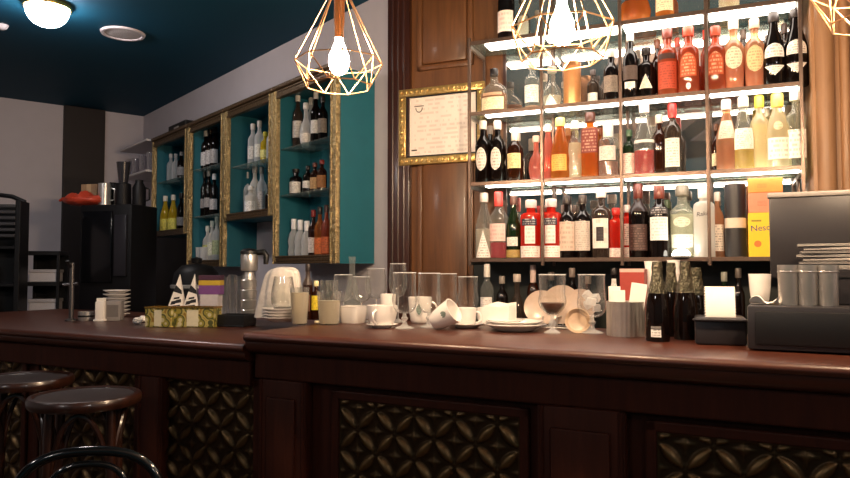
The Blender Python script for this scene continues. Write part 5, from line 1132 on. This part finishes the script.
# ------------------------------------------------------------------ stools and chair
M_bent = wood('bentwood', '#1e0e09', '#351a10', .3, 2, coat=.4)
def stool(label, px, py, Y, R):
    q = atY(px, py, Y); zs = q.z
    o = thing('bar_stool', label, 'stool', (q.x, q.y, 0), .3, 'round bentwood bar stools')
    MB().lathe([(0, zs - .012), (R * .5, zs - .010), (R * .86, zs - .004), (R * .86, zs - .03), (0, zs - .03)], 40).build('seat', plain('seat_board', '#20110c', .5, spec=.2), o)
    MB().lathe([(R * .862, zs - .034), (R * .97, zs - .034), (R, zs - .024), (R, zs - .010), (R * .97, zs), (R * .90, zs + .002), (R * .862, zs - .003)], 40).build('seat_ring', M_bent, o)
    for k in range(4):
        t = PI / 4 + k * PI / 2; c_, s_ = math.cos(t), math.sin(t)
        pts = [(c_ * rr, s_ * rr, z) for rr, z in ((R * .72, zs - .032), (R * .74, zs * .75), (R * .82, zs * .45), (R * .95, zs * .2), (R * 1.12, .0))]
        MB().tube(pts, [.016, .016, .015, .014, .012], 10).build('leg', M_bent, o)
        t2 = t + PI / 2; c2, s2 = math.cos(t2), math.sin(t2); arc = []
        for j in range(13):
            f = j / 12; x = c_ * (1 - f) + c2 * f; y = s_ * (1 - f) + s2 * f; nn = math.hypot(x, y); arc.append((x / nn * R * .70, y / nn * R * .70, zs - .26 + .21 * math.sin(PI * f)))
        MB().tube(arc, .009, 8).build('arch_brace', M_bent, o)
    MB().tube([(R * .93 * math.cos(2 * PI * k / 36), R * .93 * math.sin(2 * PI * k / 36), zs * .30) for k in range(36)], .010, 8, closed=True).build('foot_ring', M_bent, o)
stool('round dark bentwood bar stool nearest the bentwood chair', 85.5, 394, 2.45, .183)
stool('round dark bentwood bar stool cut by the left edge of the photo', 24, 377, 2.78, .18)
q = atY(84, 456, 2.0); M_blk = plain('black_lacquer', '#0e0c0d', .12, coat=.6)
ch = thing('bentwood_chair', 'black bentwood chair whose curved back shows at the bottom left', 'chair', (q.x, q.y, 0), .15 + PI)
zt_ = q.z; sz_ = .46; Wd = .215
def hoop(W, top, y0, low):
    pts = []
    for j in range(29):
        t = PI * j / 28; c_ = math.cos(t); s_ = math.sin(t)
        x = W * (abs(c_) ** .75) * (1 if c_ > 0 else -1); z = low + (top - low) * s_ ** .55
        pts.append((x, y0 - .05 * ((z - sz_) / .35), z))
    return pts
MB().tube([(Wd * .82, .0, .46)] + hoop(Wd, zt_, .0, .56) + [(-Wd * .82, .0, .46)], .0145, 12).build('back_hoop', M_blk, ch)
MB().tube([(Wd * .52, .0, .46)] + hoop(Wd * .60, zt_ - .035, .0, .54) + [(-Wd * .52, .0, .46)], .010, 10).build('inner_hoop', M_blk, ch)
MB().lathe([(0, sz_ - .006), (.17, sz_), (.205, sz_ + .004), (.215, sz_ - .01), (.21, sz_ - .034), (0, sz_ - .034)], 40, M=T(0, .19, 0)).build('seat', M_blk, ch)
for sx in (-1, 1):
    MB().tube([(sx * .14, .32, sz_ - .03), (sx * .15, .34, .25), (sx * .17, .37, 0)], [.017, .016, .012], 10).build('leg', M_blk, ch)
    MB().tube([(sx * Wd * .80, .012, sz_ + .02), (sx * .19, -.01, .25), (sx * .2, -.06, 0)], [.017, .016, .012], 10).build('leg', M_blk, ch)
MB().tube([(.17 * math.cos(2 * PI * k / 32), .18 + .17 * math.sin(2 * PI * k / 32), .22) for k in range(32)], .008, 8, closed=True).build('leg_ring', M_blk, ch)

# ------------------------------------------------------------------ framed certificate
a, zt_ = SH.hit(402, 92, DS); b_, _ = SH.hit(487, 80, DS); zb_ = SH.hit(402, 167, DS)[1]
w_ = (b_ - a) / 2; hh = zt_ - zb_
o = thing('framed_certificate', 'certificate in an ornate gilt frame on the wooden wall left of the shelves', 'picture', SH.p((a + b_) / 2, DS - .0225, zb_), SH.a)
fw = .042
for nm, q_ in (('upper', (-w_, w_, hh - fw, hh)), ('lower', (-w_, w_, 0, fw)), ('left', (-w_, -w_ + fw, fw, hh - fw)), ('right', (w_ - fw, w_, fw, hh - fw))):
    mb = MB().box(q_[0], q_[1], -.022, -.001, q_[2], q_[3], .005); hor = nm in ('upper', 'lower'); c0_ = (q_[2] + q_[3]) / 2 if hor else (q_[0] + q_[1]) / 2
    l0, l1 = (q_[0], q_[1]) if hor else (q_[2], q_[3]); nn = int((l1 - l0) / .030)
    for k in range(nn):
        x = l0 + (k + .5) * (l1 - l0) / nn
        M = T(x, -.024, c0_, ry=.6) if hor else T(c0_, -.024, x, ry=.6)
        mb.lathe([(0, -.013), (.005, -.008), (.0062, 0), (.005, .008), (0, .013)], 8, M=M)
    mb.build('gilt_moulding', plain('bright_gilt', '#d0ac6a', .3, .75, bump=.4, bscale=60, vary=.3), o)
iw, ih0, ih1 = w_ - fw, fw, hh - fw
mb = MB(); t_ = .008
for q_ in ((-iw, iw, ih0, ih0 + t_), (-iw, iw, ih1 - t_, ih1), (-iw, -iw + t_, ih0 + t_, ih1 - t_), (iw - t_, iw, ih0 + t_, ih1 - t_)): mb.box(q_[0], q_[1], -.014, -.001, q_[2], q_[3])
mb.build('inner_slip', M_black, o, smooth=False)
MB().box(-iw + t_, iw - t_, -.006, -.001, ih0 + t_, ih1 - t_).build('certificate_sheet', printed('certificate_print', '#ecdfd6', '#cbb8ae', 9, .5), o, smooth=False)
cx, cz = -iw + .075, ih1 - .075
mb = MB().box(cx - .028, cx + .028, -.0085, -.0062, cz + .018, cz + .023)
mb.tube([(cx + .019 * math.cos(t), -.0072, cz + .012 + .024 * math.sin(t)) for t in [PI + PI * k / 10 for k in range(11)]], .003, 6).build('printed_crest', plain('crest_ink', '#5a504c', .6), o, smooth=False)
MB().box(-iw + .03, -iw + .062, -.0078, -.0062, ih0 + .035, ih0 + .043).build('printed_mark', plain('crest_ink', '#5a504c', .6), o, smooth=False)
# ------------------------------------------------------------------ light
w = bpy.data.worlds.new('world'); scn.world = w; w.use_nodes = True
w.node_tree.nodes['Background'].inputs[0].default_value = lin('#403a3a'); w.node_tree.nodes['Background'].inputs[1].default_value = .3
def lamp(name, loc, power, col, rad=.12):
    l = bpy.data.lights.new(name, 'POINT'); l.energy = power; l.color = lin(col)[:3]; l.shadow_soft_size = rad
    o = bpy.data.objects.new(name, l); C.objects.link(o); o.location = loc; return o
scn.view_settings.view_transform = 'Standard'
scn.view_settings.look = 'None'
scn.view_settings.exposure = 0.0
scn.cycles.transparent_max_bounces = 32
scn.cycles.max_bounces = 8
scn.cycles.sample_clamp_indirect = 6
